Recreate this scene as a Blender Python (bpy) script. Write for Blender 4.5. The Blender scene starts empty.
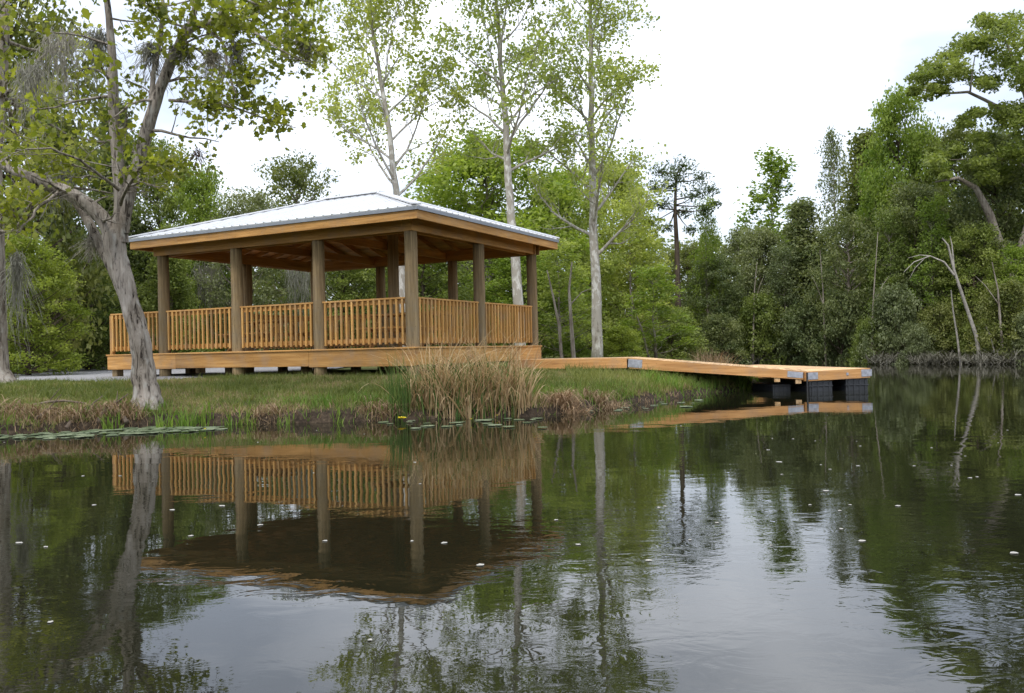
import bpy, math, random
import numpy as np
from mathutils import Vector, Matrix

# ------------------------------------------------------------------ camera, light, exposure
scene = bpy.context.scene
COL = scene.collection
F_PX, PITCH, ROLL, CAM_H = 866.9, 0.00461, -0.0220, 1.0518
cam_data = bpy.data.cameras.new('camera')
cam_data.sensor_width = 36.0
cam_data.lens = F_PX / 1024.0 * 36.0
cam_data.clip_start = 0.1
cam_data.clip_end = 3000.0
cam = bpy.data.objects.new('camera', cam_data)
COL.objects.link(cam)
scene.camera = cam
_F = Vector((0, math.cos(PITCH), math.sin(PITCH)))
_U = Vector((0, -math.sin(PITCH), math.cos(PITCH)))
_R = Vector((1, 0, 0))
_c, _s = math.cos(ROLL), math.sin(ROLL)
_R2 = _c * _R + _s * _U
_U2 = _c * _U - _s * _R
cam.matrix_world = Matrix(((_R2.x, _U2.x, -_F.x, 0), (_R2.y, _U2.y, -_F.y, 0), (_R2.z, _U2.z, -_F.z, CAM_H), (0, 0, 0, 1)))

SUN_EL, SUN_AZ = math.radians(58), math.radians(205)
world = bpy.data.worlds.new('World')
scene.world = world
world.use_nodes = True
wn = world.node_tree
wn.nodes.clear()
w_out = wn.nodes.new('ShaderNodeOutputWorld')
w_tc = wn.nodes.new('ShaderNodeTexCoord')
w_sky = wn.nodes.new('ShaderNodeTexSky')
w_sky.sky_type = 'NISHITA'
w_sky.sun_disc = False
w_sky.sun_elevation = SUN_EL
w_sky.sun_rotation = SUN_AZ
w_map = wn.nodes.new('ShaderNodeMapping')
w_map.inputs['Scale'].default_value = (1.0, 1.0, 2.6)
w_noise = wn.nodes.new('ShaderNodeTexNoise')
w_noise.inputs['Scale'].default_value = 2.3
w_noise.inputs['Detail'].default_value = 5
w_noise.inputs['Roughness'].default_value = 0.5
w_ramp = wn.nodes.new('ShaderNodeValToRGB')
w_ramp.color_ramp.elements[0].position = 0.43
w_ramp.color_ramp.elements[0].color = (0.43, 0.455, 0.52, 1)
w_ramp.color_ramp.elements[1].position = 0.66
w_ramp.color_ramp.elements[1].color = (0.955, 0.965, 1.0, 1)
w_bg1 = wn.nodes.new('ShaderNodeBackground')
w_bg1.inputs['Strength'].default_value = 0.05
w_bg2 = wn.nodes.new('ShaderNodeBackground')
w_bg2.inputs['Strength'].default_value = 1.0
w_add = wn.nodes.new('ShaderNodeAddShader')
wn.links.new(w_tc.outputs['Generated'], w_map.inputs['Vector'])
wn.links.new(w_map.outputs['Vector'], w_noise.inputs['Vector'])
wn.links.new(w_noise.outputs['Fac'], w_ramp.inputs['Fac'])
# an overcast sky grows brighter from the horizon to the zenith
w_sep = wn.nodes.new('ShaderNodeSeparateXYZ')
w_el = wn.nodes.new('ShaderNodeMapRange')
w_el.inputs['From Min'].default_value = 0.0
w_el.inputs['From Max'].default_value = 1.0
w_el.inputs['To Min'].default_value = 0.82
w_el.inputs['To Max'].default_value = 2.2
wn.links.new(w_tc.outputs['Generated'], w_sep.inputs[0])
wn.links.new(w_sep.outputs['Z'], w_el.inputs['Value'])
wn.links.new(w_el.outputs[0], w_bg2.inputs['Strength'])
wn.links.new(w_ramp.outputs['Color'], w_bg2.inputs['Color'])
wn.links.new(w_sky.outputs['Color'], w_bg1.inputs['Color'])
wn.links.new(w_bg1.outputs[0], w_add.inputs[0])
wn.links.new(w_bg2.outputs[0], w_add.inputs[1])
wn.links.new(w_add.outputs[0], w_out.inputs['Surface'])

sun_data = bpy.data.lights.new('sun', 'SUN')
sun_data.energy = 1.5
sun_data.angle = math.radians(12)
sun_data.color = (1.0, 0.96, 0.9)
sun = bpy.data.objects.new('sun', sun_data)
COL.objects.link(sun)
_sd = Vector((math.sin(SUN_AZ) * math.cos(SUN_EL), math.cos(SUN_AZ) * math.cos(SUN_EL), math.sin(SUN_EL)))
sun.rotation_euler = (-_sd).to_track_quat('-Z', 'Y').to_euler()

vs = scene.view_settings
vs.view_transform = 'Standard'
vs.look = 'None'
vs.exposure = 0.52
vs.gamma = 1.0
vs.use_curve_mapping = False
scene.render.engine = 'CYCLES'
cy = scene.cycles
cy.max_bounces = 7
cy.diffuse_bounces = 4
cy.glossy_bounces = 4
cy.transmission_bounces = 4
cy.caustics_reflective = False
cy.caustics_refractive = False
cy.sample_clamp_indirect = 6
try:
    cy.use_denoising = True
    cy.denoiser = 'OPENIMAGEDENOISE'
except Exception:
    pass

# ------------------------------------------------------------------ image helpers (a pixel and a distance give a world point)
def horizon_y(px):
    return 346.5 + F_PX * math.tan(PITCH) + ROLL * (px - 512)

def at(px, py, d):
    dx, dy = px - 512.0, py - 346.5
    u = _c * dx + _s * dy
    w = -_s * dx + _c * dy
    v = _F + _R * (u / F_PX) - _U * (w / F_PX)
    v = v * (d / v.y)
    return Vector((v.x, v.y, v.z + CAM_H))

# ------------------------------------------------------------------ node helpers
def new_mat(name):
    m = bpy.data.materials.new(name)
    m.use_nodes = True
    nt = m.node_tree
    b = nt.nodes['Principled BSDF']
    return m, nt, b

def N(nt, t, **kw):
    n = nt.nodes.new(t)
    for k, v in kw.items():
        if hasattr(n, k):
            setattr(n, k, v)
        else:
            n.inputs[k].default_value = v
    return n

def L(nt, a, b):
    nt.links.new(a, b)

def ramp(nt, fac, stops, interp='LINEAR'):
    r = nt.nodes.new('ShaderNodeValToRGB')
    r.color_ramp.interpolation = interp
    while len(r.color_ramp.elements) < len(stops):
        r.color_ramp.elements.new(0.5)
    for e, (p, c) in zip(r.color_ramp.elements, stops):
        e.position = p
        e.color = (c[0], c[1], c[2], 1) if len(c) == 3 else c
    L(nt, fac, r.inputs['Fac'])
    return r

def noise(nt, scale=(1, 1, 1), detail=4, rough=0.55, coord='Object', sc=1.0, dist=0.0):
    tc = N(nt, 'ShaderNodeTexCoord')
    mp = N(nt, 'ShaderNodeMapping')
    mp.inputs['Scale'].default_value = scale
    n = N(nt, 'ShaderNodeTexNoise')
    n.inputs['Scale'].default_value = sc
    n.inputs['Detail'].default_value = detail
    n.inputs['Roughness'].default_value = rough
    n.inputs['Distortion'].default_value = dist
    L(nt, tc.outputs[coord], mp.inputs['Vector'])
    L(nt, mp.outputs['Vector'], n.inputs['Vector'])
    return n

def mixc(nt, fac, a, b, blend='MIX'):
    m = nt.nodes.new('ShaderNodeMix')
    m.data_type = 'RGBA'
    m.blend_type = blend
    for sock, v in ((m.inputs[0], fac), (m.inputs[6], a), (m.inputs[7], b)):
        if isinstance(v, bpy.types.NodeSocket):
            L(nt, v, sock)
        elif isinstance(v, (int, float)):
            sock.default_value = v
        else:
            sock.default_value = (v[0], v[1], v[2], 1)
    return m.outputs[2]

def bump(nt, b, h, strength=0.4, dist=0.01):
    bn = N(nt, 'ShaderNodeBump')
    bn.inputs['Strength'].default_value = strength
    bn.inputs['Distance'].default_value = dist
    L(nt, h, bn.inputs['Height'])
    L(nt, bn.outputs['Normal'], b.inputs['Normal'])
    return bn

# ------------------------------------------------------------------ materials
def wood_mat(name, axis, base, dark, light, rough=0.65, islands=True, spec=0.25):
    """sawn timber, grain running along the given local axis; every board gets a slightly different tone"""
    m, nt, b = new_mat(name)
    sc = [26.0, 26.0, 26.0]
    sc[axis] = 1.3
    n1 = noise(nt, tuple(sc), 5, 0.6, dist=0.6)
    r1 = ramp(nt, n1.outputs['Fac'], [(0.28, dark), (0.5, base), (0.75, light)])
    sc2 = [7.0, 7.0, 7.0]
    sc2[axis] = 0.55
    n2 = noise(nt, tuple(sc2), 3, 0.5)
    r2 = ramp(nt, n2.outputs['Fac'], [(0.32, (0.72, 0.68, 0.62)), (0.62, (1.08, 1.06, 1.02))])
    c = mixc(nt, 1.0, r1.outputs['Color'], r2.outputs['Color'], 'MULTIPLY')
    if islands:
        g = N(nt, 'ShaderNodeNewGeometry')
        r3 = ramp(nt, g.outputs['Random Per Island'], [(0.0, (0.76, 0.74, 0.70)), (0.5, (1.0, 0.98, 0.95)), (1.0, (1.16, 1.14, 1.10))])
        c = mixc(nt, 1.0, c, r3.outputs['Color'], 'MULTIPLY')
    oi = N(nt, 'ShaderNodeObjectInfo')
    r4 = ramp(nt, oi.outputs['Random'], [(0.0, (0.80, 0.785, 0.75)), (1.0, (1.12, 1.10, 1.08))])
    c = mixc(nt, 1.0, c, r4.outputs['Color'], 'MULTIPLY')
    # knots
    vor = N(nt, 'ShaderNodeTexVoronoi')
    tc = N(nt, 'ShaderNodeTexCoord')
    mp = N(nt, 'ShaderNodeMapping')
    s3 = [5.0, 5.0, 5.0]
    s3[axis] = 1.6
    mp.inputs['Scale'].default_value = s3
    L(nt, tc.outputs['Object'], mp.inputs['Vector'])
    L(nt, mp.outputs['Vector'], vor.inputs['Vector'])
    rk = ramp(nt, vor.outputs['Distance'], [(0.06, (0.35, 0.3, 0.25)), (0.13, (1, 1, 1))])
    c = mixc(nt, 1.0, c, rk.outputs['Color'], 'MULTIPLY')
    nw = noise(nt, (2.3, 2.3, 2.3), 5, 0.65)
    rw = ramp(nt, nw.outputs['Fac'], [(0.48, (0, 0, 0)), (0.74, (.45, .45, .45))])
    c = mixc(nt, rw.outputs['Color'], c, [0.55 * (0.4 * k + 0.6 * sum(base) / 3) + 0.06 for k in base])
    L(nt, c, b.inputs['Base Color'])
    b.inputs['Roughness'].default_value = rough
    b.inputs['Specular IOR Level'].default_value = spec
    bump(nt, b, n1.outputs['Fac'], 0.3, 0.004)
    return m

PINE = dict(base=(0.455, 0.255, 0.088), dark=(0.33, 0.17, 0.052), light=(0.56, 0.34, 0.135))
M = {}
for _i, _a in enumerate('xyz'):
    M['pine_' + _a] = wood_mat('treated_pine_' + _a, _i, **PINE)
DECK = dict(base=(0.56, 0.38, 0.20), dark=(0.42, 0.27, 0.13), light=(0.68, 0.49, 0.29))
M['deck_x'] = wood_mat('dock_boards_x', 0, **DECK)
M['deck_y'] = wood_mat('dock_boards_y', 1, **DECK)
DOCKF = dict(base=(0.50, 0.275, 0.11), dark=(0.36, 0.18, 0.065), light=(0.60, 0.36, 0.16))
M['dock_fascia'] = wood_mat('dock_fascia_pine', 0, **DOCKF)
M['rail'] = wood_mat('pale_rail_pine', 2, base=(0.55, 0.325, 0.11), dark=(0.42, 0.225, 0.065), light=(0.64, 0.41, 0.16))
M['soffit'] = wood_mat('roof_decking_pine', 0, base=(0.48, 0.29, 0.12), dark=(0.35, 0.19, 0.07), light=(0.58, 0.38, 0.18))
M['post'] = wood_mat('weathered_round_post', 2, base=(0.255, 0.19, 0.105), dark=(0.14, 0.105, 0.058), light=(0.36, 0.28, 0.165), rough=0.8, islands=False)

def simple_mat(name, c, rough=0.6, metal=0.0, var=0.15, sc=6.0, spec=0.5, bstr=0.0):
    m, nt, b = new_mat(name)
    n = noise(nt, (1, 1, 1), 5, 0.6, sc=sc)
    r = ramp(nt, n.outputs['Fac'], [(0.3, [x * (1 - var) for x in c]), (0.7, [min(1, x * (1 + var)) for x in c])])
    L(nt, r.outputs['Color'], b.inputs['Base Color'])
    b.inputs['Roughness'].default_value = rough
    b.inputs['Metallic'].default_value = metal
    b.inputs['Specular IOR Level'].default_value = spec
    if bstr:
        bump(nt, b, n.outputs['Fac'], bstr, 0.01)
    return m

M['roof'] = simple_mat('galvalume_roof', (0.70, 0.71, 0.725), 0.42, 0.15, 0.05, 1.2)
M['drip'] = simple_mat('grey_drip_edge', (0.26, 0.28, 0.31), 0.45, 0.4, 0.08, 3)
M['galv'] = simple_mat('galvanised_bracket', (0.36, 0.37, 0.40), 0.5, 0.4, 0.3, 14)
M['black_plastic'] = simple_mat('black_float_plastic', (0.022, 0.024, 0.028), 0.42, 0, 0.35, 5)
M['dark_metal'] = simple_mat('dark_steel_pipe', (0.05, 0.05, 0.05), 0.5, 0.6, 0.2, 8)
M['gravel'] = simple_mat('grey_gravel', (0.24, 0.235, 0.235), 0.95, 0, 0.35, 22, 0.2, 0.8)
M['dead_wood'] = simple_mat('dead_grey_wood', (0.13, 0.10, 0.075), 0.9, 0, 0.4, 9, 0.2, 0.6)
M['snag'] = simple_mat('bleached_snag', (0.30, 0.275, 0.235), 0.9, 0, 0.35, 7, 0.2, 0.5)
M['yellow'] = simple_mat('yellow_petals', (0.75, 0.62, 0.02), 0.6, 0, 0.1, 9)
M['petal'] = simple_mat('pale_fallen_petal', (0.33, 0.315, 0.275), 0.6, 0, 0.3, 30)

def bark_mat(name, base, dark, light, zs=1.2, xs=14, bs=0.8, patch=None):
    m, nt, b = new_mat(name)
    n1 = noise(nt, (xs, xs, zs), 6, 0.65, dist=0.8)
    r1 = ramp(nt, n1.outputs['Fac'], [(0.36, dark), (0.47, base), (0.7, light)])
    n2 = noise(nt, (1.6, 1.6, 0.9), 4, 0.6)
    r2 = ramp(nt, n2.outputs['Fac'], [(0.38, (0.6, 0.57, 0.52)), (0.6, (1.06, 1.05, 1.04))])
    c = mixc(nt, 1.0, r1.outputs['Color'], r2.outputs['Color'], 'MULTIPLY')
    if patch:
        n3 = noise(nt, (9, 9, 4.5), 3, 0.5)
        r3 = ramp(nt, n3.outputs['Fac'], [(0.47, (0, 0, 0)), (0.52, (1, 1, 1))] if name.startswith('white') else [(0.56, (0, 0, 0)), (0.70, (.6, .6, .6))])
        c = mixc(nt, r3.outputs['Color'], c, patch)
    L(nt, c, b.inputs['Base Color'])
    b.inputs['Roughness'].default_value = 0.9
    b.inputs['Specular IOR Level'].default_value = 0.2
    bump(nt, b, n1.outputs['Fac'], bs, 0.025)
    return m

M['bark_grey'] = bark_mat('grey_fissured_bark', (0.285, 0.25, 0.212), (0.035, 0.027, 0.021), (0.43, 0.39, 0.34), 3.0, 17, 1.0, (0.40, 0.385, 0.34))
M['bark_white'] = bark_mat('white_mottled_bark', (0.50, 0.485, 0.44), (0.25, 0.22, 0.18), (0.66, 0.65, 0.60), 2.5, 8, 0.4, (0.33, 0.30, 0.25))
M['bark_dark'] = bark_mat('dark_brown_bark', (0.105, 0.08, 0.06), (0.045, 0.033, 0.025), (0.17, 0.135, 0.105))
M['bark_pale'] = bark_mat('pale_grey_bark', (0.28, 0.245, 0.205), (0.15, 0.12, 0.10), (0.38, 0.345, 0.30))

def leaf_mat(name, a, c, trans=0.35, rough=0.55, tmul=(1.25, 1.3, 0.7)):
    """leaf colour runs from a to c with the per-leaf tint attribute; thin leaves pass light"""
    m, nt, b = new_mat(name)
    att = N(nt, 'ShaderNodeAttribute')
    att.attribute_name = 'tint'
    oi = N(nt, 'ShaderNodeObjectInfo')
    r4 = ramp(nt, oi.outputs['Random'], [(0.0, (0.84, 0.88, 0.86)), (1.0, (1.14, 1.10, 1.05))])
    col = mixc(nt, att.outputs['Fac'], a, c)
    col = mixc(nt, 1.0, col, r4.outputs['Color'], 'MULTIPLY')
    L(nt, col, b.inputs['Base Color'])
    b.inputs['Roughness'].default_value = rough
    b.inputs['Specular IOR Level'].default_value = 0.25
    tr = N(nt, 'ShaderNodeBsdfTranslucent')
    tc = mixc(nt, 1.0, col, tmul, 'MULTIPLY')
    L(nt, tc, tr.inputs['Color'])
    mx = N(nt, 'ShaderNodeMixShader')
    mx.inputs['Fac'].default_value = trans
    L(nt, b.outputs[0], mx.inputs[1])
    L(nt, tr.outputs[0], mx.inputs[2])
    L(nt, mx.outputs[0], nt.nodes['Material Output'].inputs['Surface'])
    return m

M['leaf_near'] = leaf_mat('olive_gold_leaves', (0.10, 0.13, 0.02), (0.33, 0.34, 0.055), 0.5)
M['leaf_syc'] = leaf_mat('fresh_spring_leaves', (0.23, 0.285, 0.065), (0.44, 0.47, 0.15), 0.52)
M['leaf_bright'] = leaf_mat('bright_green_leaves', (0.13, 0.20, 0.028), (0.30, 0.365, 0.075), 0.45)
M['leaf_mid'] = leaf_mat('mid_green_leaves', (0.11, 0.15, 0.033), (0.275, 0.315, 0.09), 0.44)
M['leaf_dark'] = leaf_mat('dark_green_leaves', (0.082, 0.112, 0.045), (0.235, 0.26, 0.11), 0.42)
M['leaf_olive'] = leaf_mat('olive_leaves', (0.09, 0.115, 0.028), (0.24, 0.25, 0.08), 0.4)
M['leaf_grey'] = leaf_mat('grey_green_leaves', (0.105, 0.13, 0.055), (0.25, 0.275, 0.14), 0.38)
M['leaf_brush'] = leaf_mat('grey_bare_twigs', (0.10, 0.09, 0.07), (0.21, 0.19, 0.15), 0.1)
M['leaf_yellow'] = leaf_mat('yellow_green_leaves', (0.17, 0.22, 0.028), (0.36, 0.39, 0.075), 0.45)
M['needle'] = leaf_mat('pine_needles', (0.06, 0.088, 0.035), (0.15, 0.185, 0.08), 0.3)
M['moss'] = leaf_mat('hanging_moss', (0.20, 0.19, 0.155), (0.36, 0.345, 0.29), 0.45, tmul=(1, 1, 1))
M['moss_brown'] = leaf_mat('dead_hanging_leaves', (0.07, 0.04, 0.03), (0.17, 0.10, 0.08), 0.25, tmul=(1, 1, 1))
M['grass'] = leaf_mat('lawn_grass', (0.09, 0.12, 0.026), (0.27, 0.275, 0.09), 0.38)
M['grass_dry'] = leaf_mat('dry_grass', (0.22, 0.16, 0.075), (0.42, 0.33, 0.18), 0.3, tmul=(1.1, 1, 0.8))
M['reed_dry'] = leaf_mat('dry_reed_blades', (0.26, 0.175, 0.085), (0.58, 0.45, 0.27), 0.35, tmul=(1.1, 1, 0.8))
M['reed_green'] = leaf_mat('green_reed_blades', (0.045, 0.10, 0.022), (0.13, 0.19, 0.05), 0.3)
M['reed_brown'] = leaf_mat('drooping_dead_blades', (0.18, 0.115, 0.065), (0.38, 0.27, 0.165), 0.25, tmul=(1.1, 1, 0.8))
M['iris'] = leaf_mat('iris_blades', (0.10, 0.19, 0.025), (0.24, 0.33, 0.06), 0.4)
M['lily'] = leaf_mat('lily_pad_leaf', (0.09, 0.12, 0.06), (0.20, 0.235, 0.15), 0.0, rough=0.35)

def ground_mat():
    m, nt, b = new_mat('grassy_ground')
    tc = N(nt, 'ShaderNodeTexCoord')
    n1 = noise(nt, (1, 1, 1), 6, 0.65, sc=1.1)
    r1 = ramp(nt, n1.outputs['Fac'], [(0.30, (0.13, 0.095, 0.05)), (0.45, (0.13, 0.135, 0.04)), (0.62, (0.105, 0.14, 0.032)), (0.8, (0.22, 0.19, 0.09))])
    n2 = noise(nt, (1, 1, 1), 5, 0.7, sc=14)
    r2 = ramp(nt, n2.outputs['Fac'], [(0.3, (0.6, 0.6, 0.6)), (0.7, (1.15, 1.15, 1.15))])
    c = mixc(nt, 1.0, r1.outputs['Color'], r2.outputs['Color'], 'MULTIPLY')
    # bare dark soil on the low bank face (a height above the water, with a ragged edge)
    sx = N(nt, 'ShaderNodeSeparateXYZ')
    L(nt, tc.outputs['Object'], sx.inputs[0])
    ad = N(nt, 'ShaderNodeMath', operation='MULTIPLY_ADD')
    L(nt, n1.outputs['Fac'], ad.inputs[0])
    ad.inputs[1].default_value = -0.35
    L(nt, sx.outputs['Z'], ad.inputs[2])
    r3 = ramp(nt, ad.outputs[0], [(0.0, (0, 0, 0)), (0.14, (1, 1, 1))])
    soil = ramp(nt, n2.outputs['Fac'], [(0.3, (0.014, 0.011, 0.008)), (0.55, (0.05, 0.036, 0.024)), (0.8, (0.13, 0.10, 0.062))])
    c = mixc(nt, r3.outputs['Color'], soil.outputs['Color'], c)
    L(nt, c, b.inputs['Base Color'])
    b.inputs['Roughness'].default_value = 0.95
    b.inputs['Specular IOR Level'].default_value = 0.15
    bump(nt, b, n2.outputs['Fac'], 0.8, 0.05)
    return m
M['ground'] = ground_mat()

def water_mat():
    m, nt, b = new_mat('pond_water')
    b.inputs['Base Color'].default_value = (0.010, 0.0105, 0.0055, 1)
    b.inputs['Roughness'].default_value = 0.015
    b.inputs['IOR'].default_value = 1.55
    b.inputs['Specular IOR Level'].default_value = 0.5
    nA = noise(nt, (1.0, 1.7, 1), 2, 0.5, sc=1.3, dist=0.3)          # long lazy swell
    nB = noise(nt, (1.0, 1.5, 1), 3, 0.6, sc=4.6, dist=0.6)          # hand-wide ripples
    nM = noise(nt, (1, 1, 1), 2, 0.5, sc=0.16)                        # where the breeze touches
    rM = ramp(nt, nM.outputs['Fac'], [(0.42, (0.12, 0.12, 0.12)), (0.66, (1, 1, 1))])
    # the pond is more ruffled out in the open than in the lee of the bank
    tc = N(nt, 'ShaderNodeTexCoord')
    sx = N(nt, 'ShaderNodeSeparateXYZ')
    L(nt, tc.outputs['Object'], sx.inputs[0])
    mr = N(nt, 'ShaderNodeMapRange')
    mr.inputs['From Min'].default_value = 3.0
    mr.inputs['From Max'].default_value = 7.0
    mr.inputs['To Min'].default_value = 2.1
    mr.inputs['To Max'].default_value = 0.4
    L(nt, sx.outputs['Y'], mr.inputs['Value'])
    mu = N(nt, 'ShaderNodeMath', operation='MULTIPLY')
    L(nt, rM.outputs['Color'], mu.inputs[0])
    L(nt, mr.outputs[0], mu.inputs[1])
    mb = N(nt, 'ShaderNodeMath', operation='MULTIPLY')
    L(nt, nB.outputs['Fac'], mb.inputs[0])
    L(nt, mu.outputs[0], mb.inputs[1])
    mb2 = N(nt, 'ShaderNodeMath', operation='MULTIPLY_ADD')
    L(nt, nA.outputs['Fac'], mb2.inputs[0])
    mb2.inputs[1].default_value = 0.9
    L(nt, mb.outputs[0], mb2.inputs[2])
    bump(nt, b, mb2.outputs[0], 1.0, 0.0024)
    return m
M['water'] = water_mat()

# ------------------------------------------------------------------ mesh helpers
class MB:
    def __init__(s):
        s.v, s.f = [], []
    def box(s, x0, x1, y0, y1, z0, z1):
        i = len(s.v)
        s.v += [(x0, y0, z0), (x1, y0, z0), (x1, y1, z0), (x0, y1, z0), (x0, y0, z1), (x1, y0, z1), (x1, y1, z1), (x0, y1, z1)]
        s.f += [(i, i + 3, i + 2, i + 1), (i + 4, i + 5, i + 6, i + 7), (i, i + 1, i + 5, i + 4), (i + 1, i + 2, i + 6, i + 5), (i + 2, i + 3, i + 7, i + 6), (i + 3, i, i + 4, i + 7)]
        return s
    def bar(s, p0, p1, w, h, up=(0, 0, 1)):
        """bar from p0 to p1, w across, h tall, the line p0-p1 running through its centre"""
        p0, p1, up = Vector(p0), Vector(p1), Vector(up)
        d = (p1 - p0).normalized()
        sd = d.cross(up).normalized()
        u = sd.cross(d)
        i = len(s.v)
        for p in (p0, p1):
            for a, c in ((-1, -1), (1, -1), (1, 1), (-1, 1)):
                s.v.append(tuple(p + sd * (a * w / 2) + u * (c * h / 2)))
        s.f += [(i, i + 1, i + 2, i + 3), (i + 7, i + 6, i + 5, i + 4), (i, i + 4, i + 5, i + 1), (i + 1, i + 5, i + 6, i + 2), (i + 2, i + 6, i + 7, i + 3), (i + 3, i + 7, i + 4, i)]
        return s
    def tube(s, pts, rad, n=8, cap=True, rough=0.0):
        pts = [Vector(p) for p in pts]
        if len(pts) < 2:
            return s
        t = (pts[1] - pts[0]).normalized()
        ref = Vector((1, 0, 0)) if abs(t.x) < 0.8 else Vector((0, 1, 0))
        a = t.cross(ref).normalized()
        base = len(s.v)
        for k, p in enumerate(pts):
            if k > 0:
                t = (pts[min(k + 1, len(pts) - 1)] - pts[k - 1]).normalized()
                a = (a - t * a.dot(t))
                a = a.normalized() if a.length > 1e-6 else t.orthogonal().normalized()
            bb = t.cross(a)
            for j in range(n):
                th = 2 * math.pi * j / n
                rr = rad[k]
                if rough:      # ridges that wander along the stem, deep buttresses at its foot
                    rr *= 1 + rough * (math.sin(3 * th + k * .35) + .7 * math.sin(7 * th - k * .6) + .6 * math.sin(5 * th + k * 1.3))
                    if k < 4 and rad[0] > rad[-1] * 1.5:
                        rr *= 1 + .13 * (4 - k) / 4 * math.sin(5 * th + 1) + .10 * (4 - k) / 4
                s.v.append(tuple(p + (a * math.cos(th) + bb * math.sin(th)) * rr))
        for k in range(len(pts) - 1):
            for j in range(n):
                s.f.append((base + k * n + j, base + k * n + (j + 1) % n, base + (k + 1) * n + (j + 1) % n, base + (k + 1) * n + j))
        if cap:
            s.f.append(tuple(base + j for j in reversed(range(n))))
            e = base + (len(pts) - 1) * n
            s.f.append(tuple(e + j for j in range(n)))
        return s
    def poly(s, pts, flip=False):
        i = len(s.v)
        s.v += [tuple(p) for p in pts]
        r = list(range(i, i + len(pts)))
        s.f.append(tuple(reversed(r)) if flip else tuple(r))
        return s
    def mesh(s, name, mat, smooth=False):
        me = bpy.data.meshes.new(name)
        me.from_pydata(s.v, [], s.f)
        me.materials.append(mat)
        if smooth:
            me.shade_smooth()
        me.update()
        return me
    def build(s, name, mat, parent=None, smooth=False, bevel=0.0):
        return link(name, s.mesh(name, mat, smooth), parent, bevel)

def link(name, me, parent=None, bevel=0.0):
    o = bpy.data.objects.new(name, me)
    COL.objects.link(o)
    if parent is not None:
        o.parent = parent
    if bevel:
        md = o.modifiers.new('bevel', 'BEVEL')
        md.width = bevel
        md.segments = 1
        md.limit_method = 'ANGLE'
    return o

def tag(o, label=None, cat=None, group=None, kind=None):
    if label:
        o['label'] = label
    if cat:
        o['category'] = cat
    if group:
        o['group'] = group
    if kind:
        o['kind'] = kind
    return o

def empty(name, loc, rz=0.0):
    o = bpy.data.objects.new(name, None)
    o.empty_display_size = 0.2
    COL.objects.link(o)
    o.location = loc
    o.rotation_euler = (0, 0, rz)
    return o

def copy_tree(o, parent=None):
    c = o.copy()
    COL.objects.link(c)
    if parent is not None:
        c.parent = parent
    for ch in list(o.children):
        copy_tree(ch, c)
    return c

def np_mesh(name, verts, nper, mat, tint=None, faces_local=None):
    """many small polygons: verts (K*nper,3); each run of nper verts is one face, or uses faces_local"""
    me = bpy.data.meshes.new(name)
    nv = len(verts)
    k = nv // nper
    if faces_local is None:
        faces_local = [list(range(nper))]
    fl = np.concatenate([np.array(f) for f in faces_local])
    lens = np.array([len(f) for f in faces_local])
    loops = (np.arange(k)[:, None] * nper + fl[None, :]).ravel()
    tot = np.tile(lens, k)
    st = np.concatenate([[0], np.cumsum(tot)[:-1]])
    me.vertices.add(nv)
    me.vertices.foreach_set('co', np.asarray(verts, dtype=np.float32).ravel())
    me.loops.add(len(loops))
    me.loops.foreach_set('vertex_index', loops.astype(np.int32))
    me.polygons.add(len(tot))
    me.polygons.foreach_set('loop_start', st.astype(np.int32))
    me.polygons.foreach_set('loop_total', tot.astype(np.int32))
    if tint is not None:
        a = me.attributes.new('tint', 'FLOAT', 'POINT')
        a.data.foreach_set('value', np.repeat(np.clip(tint, 0, 1), nper).astype(np.float32))
    me.materials.append(mat)
    me.update(calc_edges=True)
    me.validate()
    return me

def unit(a):
    return a / (np.linalg.norm(a, axis=1, keepdims=True) + 1e-9)

def leaf_verts(rng, P, size, up=0.5, aspect=0.62, lobed=False):
    k = len(P)
    n = rng.normal(size=(k, 3))
    n[:, 2] = np.abs(n[:, 2]) * 0.6 + up
    n = unit(n)
    t = unit(np.cross(n, rng.normal(size=(k, 3))))
    b = np.cross(n, t)
    s = (size * np.clip(rng.lognormal(0, .28, k), .5, 1.6))[:, None]
    if not lobed:
        V = np.stack([P - t * s * .5, P + b * s * (aspect * .5) + n * s * .07, P + t * s * .5, P - b * s * (aspect * .5) + n * s * .07], 1)
        return V.reshape(-1, 3), 4
    prof = [(-.5, 0), (-.30, .30), (-.02, .26), (.08, .50), (.24, .24), (.58, 0), (.24, -.24), (.08, -.50), (-.02, -.26), (-.30, -.30)]
    V = np.stack([P + t * s * a + b * s * c + n * s * (abs(c) * -.25) for a, c in prof], 1)
    return V.reshape(-1, 3), len(prof)

def blades(rng, P, az, hgt, lean, width, seg=2, droop=1.0, tip=0.12, fall=None):
    """grass-like blades: quad strips that lean and bend over towards az"""
    k = len(P)
    d = np.stack([np.cos(az), np.sin(az), np.zeros(k)], 1)
    tw = az + rng.uniform(-1.2, 1.2, k) + math.pi / 2
    w = np.stack([np.cos(tw), np.sin(tw), np.zeros(k)], 1)
    rows = []
    for i in range(seg + 1):
        q = i / seg
        hor = lean * (q ** (1 + droop)) * hgt
        ver = hgt * (q - 0.5 * np.clip(lean, 0, 1.6) * q ** 3 * (0.5 * droop))
        if fall is not None:
            ver = hgt * (q - fall * q ** 2.3)
            hor = lean * hgt * (q ** .8)
        c = P + d * hor[:, None] + np.array([0, 0, 1.0]) * ver[:, None]
        ww = (width * (1 - (1 - tip) * q ** 1.5) * 0.5)[:, None]
        rows.append(c - w * ww)
        rows.append(c + w * ww)
    V = np.stack(rows, 1)
    fl = [[2 * i, 2 * i + 1, 2 * i + 3, 2 * i + 2] for i in range(seg)]
    return V.reshape(-1, 3), 2 * (seg + 1), fl

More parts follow.
